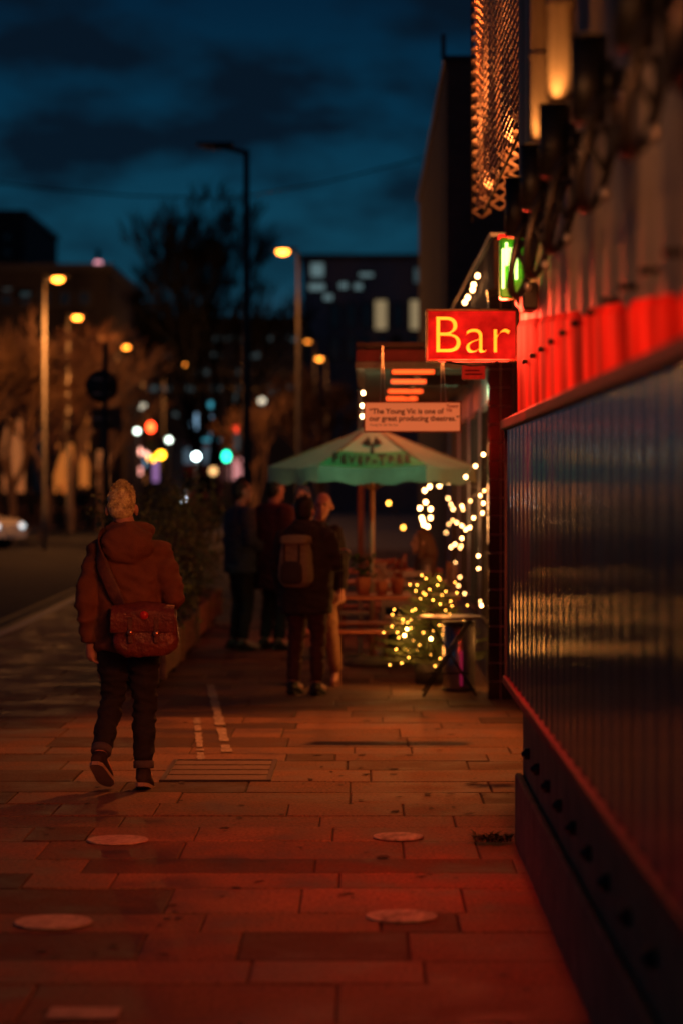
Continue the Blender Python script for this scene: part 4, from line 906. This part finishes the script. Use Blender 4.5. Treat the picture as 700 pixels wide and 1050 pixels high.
# vehicles
def wheelset(mbw,x,y,z,r,w): mbw.tube([(x-w/2,y,z),(x+w/2,y,z)],[r,r],20)
def car(label,loc,rot,bodyc,es=8,L=4.2,Wd_=1.75,H=1.45,rear=False,name='parked_car',headc=(.8,.95,1),hs=None):
    t=thing(name,label,'car',(0,0,0),'cars on the road'); m=mat('car_'+label[:12],bodyc,.25,metal=.3,var=.05)
    prof=[(-L/2,.35),(-L/2+.02,.70),(-L/2+.25,.86),(-L/2+1.0,.95),(-L/2+1.65,H),(L/2-1.2,H-.01),(L/2-.45,.98),(L/2-.05,.92),(L/2,.6),(L/2-.03,.33)]
    mb=MB(); rings=[]
    for s,k in ((-1,.90),(-.92,1),(.92,1),(1,.90)):
        rings.append([Vector((s*Wd_/2*(1 if z<.97 else .80),y*(.98 if abs(s)==1 else 1),.35+(z-.35)*(k if z>.5 else 1))) for y,z in prof])
    mb.loft(rings,True,False); mb.build('body',m,t)
    mb=MB(); mb.add([(-.62,-L/2+1.02,.98),(.62,-L/2+1.02,.98),(.58,-L/2+1.58,H-.06),(-.58,-L/2+1.58,H-.06)],[[0,1,2,3]]); 
    mb.v=[v+Vector((0,-.03,.015)) for v in mb.v]; mb.build('windscreen',M_glass,t)
    for s in (-1,1):
        mb=MB(); X=s*(Wd_/2*.845+.03); mb.add([(X,-L/2+1.25,.99),(X,L/2-.65,.99),(X*.97,L/2-1.2,H-.1),(X*.97,-L/2+1.72,H-.1)],[[0,1,2,3]]); mb.build('side_window',M_glass,t)
        for y in (-L/2+.85,L/2-.8): mb=MB(); wheelset(mb,s*(Wd_/2-.10),y,.32,.32,.22); w=mb.build('wheel',M_black,t); r=MB(); wheelset(r,s*(Wd_/2+.005),y,.32,.19,.03); r.build('rim',M_galv,w)
        mb=MB(); mb.ball((s*.62,-L/2+.03,.68),(.14,.06,.09),12,8); mb.build('headlight',emis('head_lamp_%g_%s'%(es,hs),headc,hs or es),t)
        mb=MB(); mb.box((s*.62-.12,L/2-.02,.75),(s*.62+.12,L/2+.02,.88)); mb.build('tail_light',mat('tail_red',(.4,.01,.01),.3,emit=(1,.02,.01),es=.3),t)
    mb=MB(); mb.box((-.26,-L/2-.02,.45),(.26,-L/2+.01,.56)); mb.build('number_plate',mat('plate_white',(.7,.7,.7),.5),t)
    t.location=loc; t.rotation_euler=(0,0,rot); return t
car('white car partly in frame on the road at the left edge',(-12.2,72,-.12),R(62),(.7,.7,.72),1.2)  # put in for the white light streak of a passing car
car('pale car parked beyond the road left of the walker',(-13.6,118,-.0),R(85),(.45,.47,.55),.6)
def bus():
    d=140; c=at(205,0,d); t=thing('double_decker_bus','distant double decker bus facing the camera with bright headlights','bus',(c.x,d,-.12)); x=c.x; m=mat('bus_red',(.25,.02,.015),.3)
    mb=MB(); mb.box((x-1.25,d,.2),(x+1.25,d+10,4.3),.12); mb.build('body',m,t)
    mb=MB(); mb.box((x-1.1,d-.03,1.35),(x+1.1,d+.02,2.35),.02); mb.build('windscreen',M_glass,t); mb=MB(); mb.box((x-1.1,d-.03,3.0),(x+1.1,d+.02,3.95),.02); mb.build('upper_window',emis('bus_window',(.12,.22,.3),.35),t)
    for s in (-1,1):
        mb=MB(); mb.ball((x+s*.93,d-.04,.93-.0),(.16,.07,.16),12,8); mb.build('headlight',emis('bus_head',(.85,1,1),26),t)
        for y in (d+2,d+7.5): mb=MB(); wheelset(mb,x+s*1.1,y,.38,.48,.28); mb.build('wheel',M_black,t)
bus()
# overhead cable
mb=MB(); mb.tube([at(-40,183,60),at(60,195,60),at(140,201,60),at(240,203,60),at(330,188,60),at(450,158,60),at(560,120,60)],.018,5)
solo('overhead_cable','thin overhead cable strung across the dusk sky','cable',mb,M_black)

# ================================================================ TREES
def tree(label,x,d,H,spread,seed,m,levels=6,up=.6,trunk_h=.28,r0=.16,name='bare_tree',kids_n=3,lean=0,minr=.012):
    t=thing(name,label,'tree',(x,d,0),'bare winter trees'); r=random.Random(seed); tk=MB(); cw_=MB()
    def grow(p,dirn,L,rad,lv):
        q=p+dirn*L; mid=p.lerp(q,.5)+Vector((r.gauss(0,.04),r.gauss(0,.04),0))*L
        (tk if lv==0 else cw_).tube([p,mid,q],[rad,rad*.85,rad*.68],6 if lv<3 else 3,cap=False)
        if lv>=levels: return
        n=kids_n if lv<levels-1 else kids_n+1
        for k in range(n):
            a=2*PI*(k+r.random())/n; tilt=r.uniform(.25,.75)*spread; ax=Vector((math.cos(a),math.sin(a),0)); nd_=(dirn+ax*tilt); nd_.z+=up*.35; nd_.normalize()
            s=p.lerp(q,r.uniform(.55,1)) if k else q
            grow(s,nd_,L*r.uniform(.62,.85),max(rad*.64,minr),lv+1)
    grow(Vector((x,d,-.1)),Vector((lean,0,1)).normalized(),H*trunk_h,r0,0)
    tk.build('trunk',m,t); cw_.build('crown',m,t); return t
M_bark=mat('bark_far',(.36,.22,.13),.85,var=.4,scale=4,bump=.4)
M_bark2=mat('bark_dark',(.008,.009,.012),.95,spec=.02)
tree('tall upright bare tree silhouetted behind the unlit street lamp',at(222,0,112).x,112,20.0,.95,5,M_bark2,7,.75,.23,.28,minr=.022)
tree('second slimmer bare tree right of the tallest one',at(205,0,118).x,118,16.5,1.0,15,M_bark2,7,.75,.25,.22,minr=.022)
tree('reddish bare tree beneath the lit lamp by the office block',at(330,0,85).x,85,7.2,.85,6,mat('bark_mid',(.12,.07,.05),.9),6,.4,.26,.18,minr=.03)
lt=[(10,78,8.2,1),(44,84,8.6,2),(72,96,8.6,3),(104,99,8.0,4),(-28,76,8.6,8)]
tl_=['amber lit bare tree at the far left edge','amber lit bare tree in front of the highest left lamp','amber lit bare tree beside the second left lamp','amber lit bare tree behind the round road sign','large bare tree mostly outside the left edge']
for (px,d,h,s),l in zip(lt,tl_): tree(l,at(px,0,d).x,d,h,.9,s,M_bark,6,.30,.27,.17,minr=.026)
tree('thin bare sapling behind the standing group',at(262,0,70).x,70,5.2,.7,12,M_bark,5,.4,.3,.08)

# ================================================================ PEOPLE
M_skin=mat('skin',(.50,.27,.19),.5,var=.1,scale=14,spec=.4)
def person(label,loc,rot,cols,pose=None,vox=.016,h=1.75,hair=None,hairs=0,coat=.80,hood=False,wr=.006,seed=1,wide=1.0,fine=False,group=None,cuff=False):
    P=dict(pel=(0,0,.93),chest=(0,0,1.28),neck=(0,0,1.45),head=(0,.02,1.635),
           shL=(-.185,0,1.40),elL=(-.245,-.03,1.12),wrL=(-.255,.04,.87),shR=(.185,0,1.40),elR=(.245,-.03,1.12),wrR=(.255,.04,.87),
           hiL=(-.09,0,.92),knL=(-.105,.03,.50),anL=(-.11,-.03,.09),hiR=(.09,0,.92),knR=(.105,.03,.50),anR=(.11,-.03,.09),
           toL=(0,.17,-.045),toR=(0,.17,-.045),hdir=None)
    if pose: P.update(pose)
    V={k:Vector(v) for k,v in P.items() if v is not None}
    t=thing('person',label,'person',(0,0,0),group)
    hd=V['head']; nk=V['neck']
    # ---- body: one continuous surface
    b=MB()
    b.ball(hd+Vector((0,-.012,.022)),(.076,.094,.098),20,14); b.ball(hd+Vector((0,.030,-.055)),(.056,.062,.068),16,10)
    b.tube([hd+Vector((0,.088,.012)),hd+Vector((0,.112,-.022)),hd+Vector((0,.100,-.032))],[.009,.015,.011],8,round_=True)
    b.ball(hd+Vector((0,.088,-.065)),(.024,.012,.009),10,6); b.ball(hd+Vector((0,.078,-.105)),(.022,.02,.018),10,6); b.ball(hd+Vector((0,.078,.03)),(.05,.016,.010),12,6)
    for s in (-1,1): b.ball(hd+Vector((s*.085,-.008,-.014)),(.012,.021,.034),10,8,Matrix.Rotation(s*.3,3,'Z'))
    b.tube([hd+Vector((0,-.01,-.03)),nk+Vector((0,0,.02)),nk+Vector((0,-.005,-.06))],[.055,.057,.075],14)
    def tor(mb,k,z0=None):
        pe,ch=V['pel'],V['chest']; up=(nk-pe); R_=[]
        data=[(-.10,.150,.105),(0,.160,.115),(.35,.135,.095),(.65,.165,.110),(.88,.165,.090),(.99,.07,.06)]
        for f,a,bb in data:
            c=pe+up*f+( (ch-(pe+up*.65))*max(0,1-abs(f-.65)/.5)); R_.append([c+Vector((a*k*math.cos(2*PI*j/20),bb*k*math.sin(2*PI*j/20),0)) for j in range(20)])
        mb.loft(R_)
    tor(b,1.0)
    for s in 'LR':
        b.tube([V['sh'+s],V['el'+s],V['wr'+s]],[.048,.038,.026],10,round_=True); b.tube([V['hi'+s],V['kn'+s],V['an'+s]],[.075,.052,.038],12,round_=True)
        b.tube([V['an'+s],V['an'+s]+V['to'+s]],[.036,.03],10,round_=True)
        # hand: palm, four fingers, thumb
        w=V['wr'+s]; d=(w-V['el'+s]).normalized(); sg=-1 if s=='L' else 1
        pn=Vector((sg*1.0,.1,0)); pn=(pn-d*pn.dot(d)).normalized(); ac=d.cross(pn).normalized()
        if ac.y<0: ac=-ac
        b.tube([w-d*.02,w+d*.03,w+d*.085],[.024,.032,.034],12,sq=(1,1),round_=True)
        for k in range(4):
            o_=(k-1.5)*-.019; L=(.062,.07,.074,.066)[k]; bs=w+d*.075+ac*o_; curl=-pn
            p1=bs+d*L*.5+curl*.012; p2=p1+d*L*.25+curl*.026; p3=p2+curl*.022-d*.004
            b.tube([bs,p1,p2,p3],[.0095,.009,.008,.007],8,round_=True)
        tb0=w+d*.03+ac*.026; b.tube([tb0,tb0+ac*.02+d*.03-pn*.012,tb0+ac*.016+d*.058-pn*.024],[.012,.0105,.009],8,round_=True)
    bm=remesh(b,min(vox,.011) if not fine else .0065,3 if not fine else 2); bm.build('body',cols.get('skin',M_skin),t,Vector((0,0,0)))
    # eyes
    for s in (-1,1): e=MB(); e.ball(hd+Vector((s*.031,.079,.012)),(.012,.008,.008),8,6); e.build('eye',mat('eye',(.05,.04,.03),.2),t,Vector((0,0,0)))
    # ---- trousers
    q=MB(); pe=V['pel']
    q.loft([[Vector((pe.x+a*math.cos(2*PI*j/22),pe.y+bb*math.sin(2*PI*j/22),pe.z+z)) for j in range(22)] for z,a,bb in ((.10,.155,.115),(.02,.172,.128),(-.06,.178,.125),(-.12,.13,.09))])
    for s in 'LR':
        hi,kn,an=V['hi'+s],V['kn'+s],V['an'+s]; e=an+(kn-an).normalized()*.035
        q.tube([hi+Vector((0,0,-.02)),hi.lerp(kn,.5),kn,kn.lerp(e,.45),e],[.098,.088,.066,.064,.052 if not cuff else .050],16,round_=False)
        q.ball(hi,(.098,.1,.1),14,8)
    remesh(q,vox,5,wr*1.0,11,seed=seed).build('trousers',cols['legs'],t,Vector((0,0,0)))
    if cuff:
        for s in 'LR':
            an,kn=V['an'+s],V['kn'+s]; dd=(kn-an).normalized(); c=MB(); c.tube([an+dd*.025,an+dd*.03,an+dd*.066,an+dd*.07],[.054,.060,.060,.055],20); c.build('trouser_cuff',cols.get('cuff',cols['legs']),t,Vector((0,0,0)))
    # ---- coat
    c=MB(); up=nk-pe; rings=[]
    for f,a,bb in ((coat,.190,.140),(.90,.192,.142),(1.05,.188,.132),(1.2,.203,.138),(1.32,.198,.128),(1.39,.160,.105),(1.44,.105,.085),(1.485,.075,.07)):
        u=(f-.93)/(1.45-.93); cc=pe+up*u; 
        if 0<u<1: cc=cc+(V['chest']-(pe+up*.67))*max(0,1-abs(u-.67)/.5)
        if u<0: cc=Vector((pe.x,pe.y,f))
        rings.append([cc+Vector((a*wide*math.cos(2*PI*j/26),bb*wide*math.sin(2*PI*j/26),0)) for j in range(26)])
    c.loft(rings)
    for s in 'LR':
        sh,el,wr_=V['sh'+s],V['el'+s],V['wr'+s]; e=el.lerp(wr_,.97)
        c.tube([sh+Vector((0,0,-.01)),sh.lerp(el,.5),el,el.lerp(e,.5),e],[.074*wide,.070*wide,.064*wide,.057,.050],16); c.ball(sh,(.076*wide,.085,.070),14,8); c.ball(el,.063*wide,12,8)
    if hood:
        c.ball(nk+Vector((0,-.105,-.03)),(.150,.085,.118),20,12); c.ball(nk+Vector((0,-.05,.03)),(.12,.08,.06),16,10); c.tube([nk+Vector((.11*math.sin(a_),.02-.09*math.cos(a_),.045+.01*math.cos(a_))) for a_ in [x*.5-2.6 for x in range(11)]],[.038]*11,10,round_=True)
    else:
        c.tube([nk+Vector((.075*math.sin(a_),-.0+.07*math.cos(a_),.015)) for a_ in [x*.63 for x in range(11)]],.022,8)
    remesh(c,vox*.9,5 if not fine else 4,wr,8.5,seed=seed+5).build('jacket',cols['coat'],t,Vector((0,0,0)))
    # ---- shoes
    for s in 'LR':
        an=V['an'+s]; to=V['to'+s]; sh=MB(); d=to.normalized(); heel=an-d*.065+Vector((0,0,-.03 if d.z>-.5 else 0)); 
        nn=Vector((1,0,0)).cross(d).normalized()
        if nn.z<0: nn=-nn
        base=an-nn*.06
        sh.tube([an+nn*.025,an-nn*.02],[.046,.046],14,round_=False)
        rr_=[(-.075,.030,.030),(-.05,.040,.040),(.0,.042,.046),(.07,.045,.036),(.14,.047,.027),(.19,.036,.020),(.205,.018,.010)]
        rg=[]
        for f,a,hh in rr_:
            cc=base+d*f+nn*(hh-.012); rg.append([cc+Vector((1,0,0))*a*math.cos(2*PI*j/16)+nn*hh*math.sin(2*PI*j/16) for j in range(16)])
        sh.loft(rg); so=remesh(sh,.011 if fine else .014,3).build('shoe',cols['shoe'],t,Vector((0,0,0)))
        sl=MB(); ol=[(-.085,.018),(-.06,.038),(0,.042),(.06,.044),(.13,.050),(.18,.042),(.215,.015)]
        top=[base+d*f+Vector((1,0,0))*a-nn*.006 for f,a in ol]+[base+d*f-Vector((1,0,0))*a-nn*.006 for f,a in ol[::-1]]
        sl.loft([[p-nn*.022 for p in top],top],True,False); sl.build('sole',cols.get('sole',cols['shoe']),so,Vector((0,0,0)))
    # ---- hair
    if hair:
        m,style=hair; hb=MB(); r=random.Random(seed)
        hb.ball(hd+Vector((0,-.022,.040)),(.081,.092,.090),20,12); 
        if style=='short': hb.ball(hd+Vector((0,-.020,.050)),(.083,.094,.086),20,12); hb.ball(hd+Vector((0,.02,.080)),(.072,.078,.058),16,10); hb.ball(hd+Vector((0,-.040,-.005)),(.078,.068,.066),18,12)
        if style in('dark','long'): hb.ball(hd+Vector((0,-.045,-.01)),(.078,.065,.09),16,10)
        if style=='long': hb.tube([hd+Vector((0,-.05,.02)),hd+Vector((0,-.09,-.12)),hd+Vector((.0,-.10,-.30))],[.085,.09,.05],14,round_=True); hb.tube([hd+Vector((-.06,.0,.02)),hd+Vector((-.085,.02,-.15)),hd+Vector((-.08,.03,-.28))],[.03,.035,.02],10,round_=True)
        rm=remesh(hb,.007 if style=='short' else .010,4,0 if style=='short' else .002,30,seed=seed)
        if hairs:
            for ci in range(hairs//12):
                a=r.random()*2*PI; ph=r.uniform(0,1.75) if style=='short' else r.uniform(0,1.8)
                if style=='short' and ph>1.25 and math.sin(a)>-.1: continue
                k_=max(0,1-ph/1.3); cd_=Vector((r.gauss(0,.45),r.gauss(0,.45)+.15*k_,.45*k_-.7*(1-k_)))
                for q_ in range(12):
                    a2=a+r.gauss(0,.07); p2=ph+r.gauss(0,.05); n_=Vector((math.sin(p2)*math.cos(a2),math.sin(p2)*math.sin(a2),math.cos(p2)))
                    p=hd+Vector((0,-.022,.042-.022*max(0,p2-.7)))+Vector((n_.x*.081,n_.y*.092,n_.z*(.092 if style=='short' else .088)))
                    dv=(n_*(.30+.55*k_)+cd_+Vector((r.gauss(0,.10),r.gauss(0,.10),r.gauss(0,.10)))).normalized(); L=r.uniform(.6,1.15)*(.010+.026*k_)
                    w=dv.cross(Vector((r.gauss(0,1),r.gauss(0,1),r.gauss(0,1)))).normalized()*.0020; rm.add([p-w,p+w,p+dv*L*.6+w*.8,p+dv*L,p+dv*L*.6-w*.8],[[0,1,2,3,4]])
        rm.build('hair',m,t,Vector((0,0,0)))
    s=h/1.75; t.scale=(s,s,s); t.location=loc; t.rotation_euler=(0,0,rot)
    return t
def cloth(n,c,**k): return mat(n,c,k.get('rough',.85),var=.22,scale=7,bump=.35,bscale=k.get('bs',160))
# ---- the walker
wx,wy=-1.37,14.2
C_w=dict(coat=cloth('olive_rust_coat',(.17,.065,.032)),legs=cloth('dark_denim',(.014,.017,.024)),shoe=mat('dark_suede',(.03,.025,.022),.8,bump=.2),sole=mat('rubber_sole',(.32,.26,.2),.7),cuff=cloth('denim_inside',(.09,.09,.10)))
person('fair haired man walking away in a hooded rust jacket and dark jeans',(wx,wy,0),0,C_w,
  dict(shL=(-.168,0,1.375),elL=(-.245,-.05,1.10),wrL=(-.225,.00,.85),shR=(.168,0,1.375),elR=(.262,-.06,1.12),wrR=(.20,.15,1.02),
       knL=(-.10,.07,.52),anL=(-.15,-.19,.20),toL=(.03,.145,-.090),knR=(.085,.03,.50),anR=(.085,-.02,.09),toR=(.01,.17,-.04),head=(-.045,.03,1.625)),
  vox=.0125,h=1.77,hair=(mat('fair_hair',(.90,.66,.32),.5,var=.55,scale=45,bump=.4,bscale=120),'short'),hairs=6000,hood=True,fine=True,wr=.012,cuff=True,wide=1.03,seed=4)
# messenger bag
bx_=wx+.11; bg_=thing('messenger_bag','brown leather messenger bag slung at the walking man\'s right hip','bag',(bx_,wy-.22,.8))
M_lea=mat('bag_leather',(.13,.035,.022),.42,var=.35,scale=12,bump=.4,bscale=50,rvar=.1); M_lea2=mat('bag_strap',(.10,.04,.025),.6,var=.3,scale=20,bump=.3)
def rbox(mb,c,hx,hy,hz,tap=0,e=.35,n=28,m=10,tilt=0):
    rings=[]
    for i in range(m+1):
        v=-1+2*i/m; k=(1-abs(v)**5)**(.35) if abs(v)<1 else .55; k=max(k,.6); ring=[]
        for j in range(n):
            a=2*PI*j/n; cs,sn=math.cos(a),math.sin(a); X=math.copysign(abs(cs)**e,cs)*hx*k*(1-tap*v); Y=math.copysign(abs(sn)**e,sn)*hy*k*(1-.25*v)
            p=Vector((X,Y,v*hz)); p=Matrix.Rotation(tilt,3,'Y')@p; ring.append(Vector(c)+p)
        rings.append(ring)
    mb.loft(rings)
cb_=(wx+.115,wy-.215,.935); mb=MB(); rbox(mb,cb_,.185,.068,.145,.06,.42,tilt=-.06); remesh(mb,.010,3,.006,12).build('body',M_lea,bg_)
fl=MB()
def flap(u,v):
    x=(v-.5)*.36; zt=1.085-.012*math.cos(v*6); s=u; y=wy-.17-.125*min(1,s*3.2)**.6 if s<.31 else wy-.298-.010*math.sin(s*3); z=zt-(0 if s<.12 else (s-.12)*.135/.88) - .025*math.sin(PI*v)*s+(.012 if .05<s<.3 else 0)
    return Vector((wx+.105+x*(1+.03*s),y,z))
fl.grid(flap,14,14); fl.grid(lambda u,v: flap(u,v)+Vector((0,.008,-.006)),14,14); fl.build('flap',M_lea,bg_)
for k,(dx_,dz) in enumerate(((.035,.99),(.185,.985))):
    mb=MB(); mb.box((wx+dx_-.014,wy-.312,.87),(wx+dx_+.014,wy-.303,1.02),.003); mb.build('buckle_strap',M_lea2,bg_)
    mb=MB(); mb.tube([(wx+dx_,wy-.310,dz-.06),(wx+dx_,wy-.322,dz-.06)],[.020,.017],14); mb.build('buckle',mat('brass',(.7,.35,.2),.3,metal=.9),bg_)
mb=MB(); mb.tube([(wx+.115,wy-.305,1.03),(wx+.115,wy-.316,1.03)],[.026,.022],18); mb.build('badge',mat('badge_red',(.6,.03,.02),.35,emit=(1,.02,.01),es=.0),bg_)
mb=MB(); sp_=[(wx-.02,wy-.20,1.06),(wx-.055,wy-.172,1.12),(wx-.10,wy-.165,1.22),(wx-.145,wy-.155,1.33),(wx-.165,wy-.12,1.42),(wx-.15,wy-.05,1.487),(wx-.11,wy+.06,1.46),(wx+.0,wy+.16,1.3),(wx+.17,wy+.15,1.10),(wx+.27,wy-.02,1.02),(wx+.27,wy-.18,1.02)]
def smooth(pts,n=6):
    pts=[Vector(p) for p in pts]; o=[]
    for i in range(len(pts)-1):
        a=pts[max(i-1,0)]; b=pts[i]; c=pts[i+1]; d=pts[min(i+2,len(pts)-1)]
        for k in range(n): t=k/n; o.append(.5*((2*b)+(c-a)*t+(2*a-5*b+4*c-d)*t*t+(3*b-a-3*c+d)*t**3))
    return o+[pts[-1]]
mb.tube(smooth(sp_),.040,12,sq=(.22,1)); mb.build('strap',M_lea2,bg_)

# ---- the standing group
navy=cloth('navy_jacket',(.045,.075,.115)); blk=cloth('black_cloth',(.014,.013,.015)); mar=cloth('maroon_coat',(.075,.022,.026)); grn=cloth('dark_green_coat',(.032,.026,.018)); tan=cloth('tan_trousers',(.28,.15,.08)); drk=cloth('dark_trousers',(.02,.015,.015))
bsh=mat('black_shoe',(.015,.013,.012),.4); dh=mat('dark_hair',(.018,.012,.010),.55,bump=.4,bscale=100)
X=lambda px,d: at(px,0,d).x
person('dark haired man in a navy jacket standing at the left of the group',(X(247,26),26,0),R(-65),dict(coat=navy,legs=blk,shoe=bsh),dict(wrR=(.16,.26,1.02),elR=(.24,-.0,1.14),wrL=(-.14,.28,1.0)),h=1.83,hair=(dh,'dark'),hairs=900,wr=.012,wide=1.14,seed=8)
person('person in a long maroon black coat turned toward the parasol',(X(281,26.0),26.0,0),R(-50),dict(coat=mar,legs=blk,shoe=bsh),dict(wrR=(.14,.24,1.10)),h=1.86,hair=(dh,'dark'),hairs=300,coat=.62,wide=1.28,wr=.012,seed=9)
person('bald man in tan trousers facing the camera behind the backpacker',(X(322,21.5),21.5,0),R(172),dict(coat=drk,legs=tan,shoe=mat('tan_boot',(.2,.08,.05),.6)),dict(anL=(-.20,-.03,.09),knL=(-.16,.03,.50),anR=(.20,-.03,.09),knR=(.16,.03,.50),wrR=(.14,.22,1.05),head=(-.09,.04,1.64),neck=(-.04,.01,1.45)),h=1.70,wr=.008,seed=10)
person('person in a dark hooded coat seen from behind wearing a backpack',(X(314,20.5),20.5,0),R(-22),dict(coat=grn,legs=cloth('plum_trousers',(.06,.024,.02)),shoe=bsh),
   dict(elR=(.26,.06,1.16),wrR=(.22,.34,1.22),head=(-.03,.05,1.61),neck=(0,.02,1.44)),h=1.69,hair=(dh,'dark'),hairs=500,hood=True,wr=.012,seed=11,wide=1.26,coat=.72)
person('person in a bright blue hooded jacket at the back of the group',(X(311,28.5),28.5,0),R(150),dict(coat=cloth('blue_jacket',(.03,.09,.20)),legs=blk,shoe=bsh),None,h=1.76,hair=(cloth('blue_hat',(.03,.08,.18)),'dark'),hood=True,seed=12)
person('seated woman with long brown hair at the table behind the fir tree',(X(440,24.8),24.8,-.0),R(95),dict(coat=cloth('brown_coat',(.10,.04,.025)),legs=blk,shoe=bsh),
   dict(pel=(0,0,.52),chest=(0,.04,.86),neck=(0,.06,1.03),head=(0,.09,1.21),shL=(-.17,.05,.99),elL=(-.23,.08,.74),wrL=(-.12,.30,.78),shR=(.17,.05,.99),elR=(.23,.08,.74),wrR=(.12,.30,.78),hiL=(-.09,.0,.50),knL=(-.11,.42,.50),anL=(-.11,.42,.09),hiR=(.09,0,.50),knR=(.11,.42,.50),anR=(.11,.42,.09)),
   h=1.72,hair=(mat('brown_hair',(.12,.05,.025),.5,bump=.4,bscale=90),'long'),hairs=500,coat=.46,seed=13)
chair(X(440,24.8)-.0,24.8,'slatted chair under the seated long haired woman',R(95)+PI)
# backpack
bkx,bky=X(314,20.5),20.5; rot=R(-22)
bp_=thing('backpack','grey green backpack worn by the person in the dark hooded coat','backpack',(0,0,0)); M_bp=cloth('backpack_cloth',(.26,.24,.13)); M_bp2=cloth('backpack_trim',(.05,.045,.03))
mb=MB(); rbox(mb,(0,-.23,1.19),.145,.085,.22,.12,.5); remesh(mb,.013,3,.006,12).build('body',M_bp,bp_,Vector((0,0,0)))
mb=MB(); rbox(mb,(0,-.315,1.10),.105,.035,.10,.05,.5); mb.build('front_pocket',M_bp2,bp_,Vector((0,0,0)))
mb=MB(); rbox(mb,(0,-.225,1.385),.135,.095,.045,.0,.5); mb.build('lid',M_bp,bp_,Vector((0,0,0)))
for s in (-1,1):
    mb=MB(); mb.tube(smooth([(s*.09,-.15,1.40),(s*.115,-.05,1.475),(s*.12,.06,1.45),(s*.13,.15,1.32),(s*.16,.14,1.15),(s*.19,-.02,1.03),(s*.13,-.16,1.0)]),.022,8,sq=(1,.35)); mb.build('strap',M_bp2,bp_,Vector((0,0,0)))
    mb=MB(); mb.box((s*.07-.01,-.325,1.16),(s*.07+.01,-.318,1.37),.002); mb.build('buckle_strap',M_bp2,bp_,Vector((0,0,0)))
bp_.scale=(.95,)*3; bp_.location=(bkx,bky,0); bp_.rotation_euler=(0,0,rot)
# distant pedestrians
proto=person('dark distant pedestrian on the opposite pavement',(0,0,0),0,dict(coat=blk,legs=blk,shoe=bsh),dict(anL=(-.12,.2,.09),knL=(-.11,.16,.5),anR=(.11,-.25,.12),knR=(.1,.0,.5)),vox=.03,h=1.74,hair=(dh,'dark'),seed=30,group='distant pedestrians on the opposite pavement')
fp=[(8,98,.3),(17,104,2.8),(33,100,.5),(52,97,3.0),(62,102,1.2),(73,99,.2),(86,101,2.6),(118,103,0),(128,100,3.1),(178,85,0)]
for i,(px,d,r_) in enumerate(fp):
    o=proto if i==0 else copy_tree(proto); o.location=(X(px,d),d,0); o.rotation_euler=(0,0,r_)
    o['label']='dark distant pedestrian, '+('leftmost at the picture edge','second from the left edge','third from the left, before an orange shopfront','fourth from the left','fifth from the left','sixth from the left near the pale car','seventh, just left of the road sign pole','just right of the road sign pole','just above the walking man head','right of the walker, beside the hedge')[i]

# ================================================================ MAIN LAMPS OF THE PLACE
# sodium lamp on the wall bracket over the terrace entrance: casts the walker's shadow toward the camera, left
wlmp=thing('bracket_lamp','amber bracket lamp high on the wall above the mesh screen','lamp',(1.0,20.2,6.6))
mb=MB(); mb.tube([(1.3,21,6.55),(.75,20.1,6.75)],.025,8); mb.build('arm',M_black,wlmp); mb=MB(); mb.tube([(.72,20.05,6.8),(.72,20.05,6.7)],[.05,.14],16); mb.build('shade',M_black,wlmp)
mb=MB(); mb.ball((.72,20.05,6.68),.06,10,8); mb.build('bulb',emis('bracket_bulb',SOD,20),wlmp)
light('SPOT','bracket_light',(.72,20.05,6.62),2700,(1,.19,.03),wlmp,.10,50,(-.15,16.6,0),1.0)
# street lamp behind the camera on the kerb side
def back_lamp(x,y,z,power,label,target,col=SOD,spot=110):
    t=thing('street_lamp',label,'street lamp',(x-1.2,y,0),'street lamps along the road'); mb=MB(); mb.tube([(x-1.2,y,0),(x-1.2,y,z+.2)],[.1,.06],12); mb.build('pole',M_galv,t); mb=MB(); mb.tube([(x-1.2,y,z+.2),(x,y,z+.15)],.04,8); mb.build('arm',M_galv,t)
    mb=MB(); mb.box((x-.3,y-.12,z+.1),(x+.3,y+.12,z+.2),.03); mb.build('head',M_dark,t); mb=MB(); mb.ball((x,y,z+.08),(.2,.1,.04),10,6); mb.build('lens',emis('back_lens',SOD,15),t)
    light('SPOT','lamp_light',(x,y,z),power,col,t,.15,spot,target,.9)
back_lamp(-2.8,4.0,8.0,7,'street lamp on the kerb outside the picture behind the viewer',(-1.0,15.5,0),(1,.22,.05))
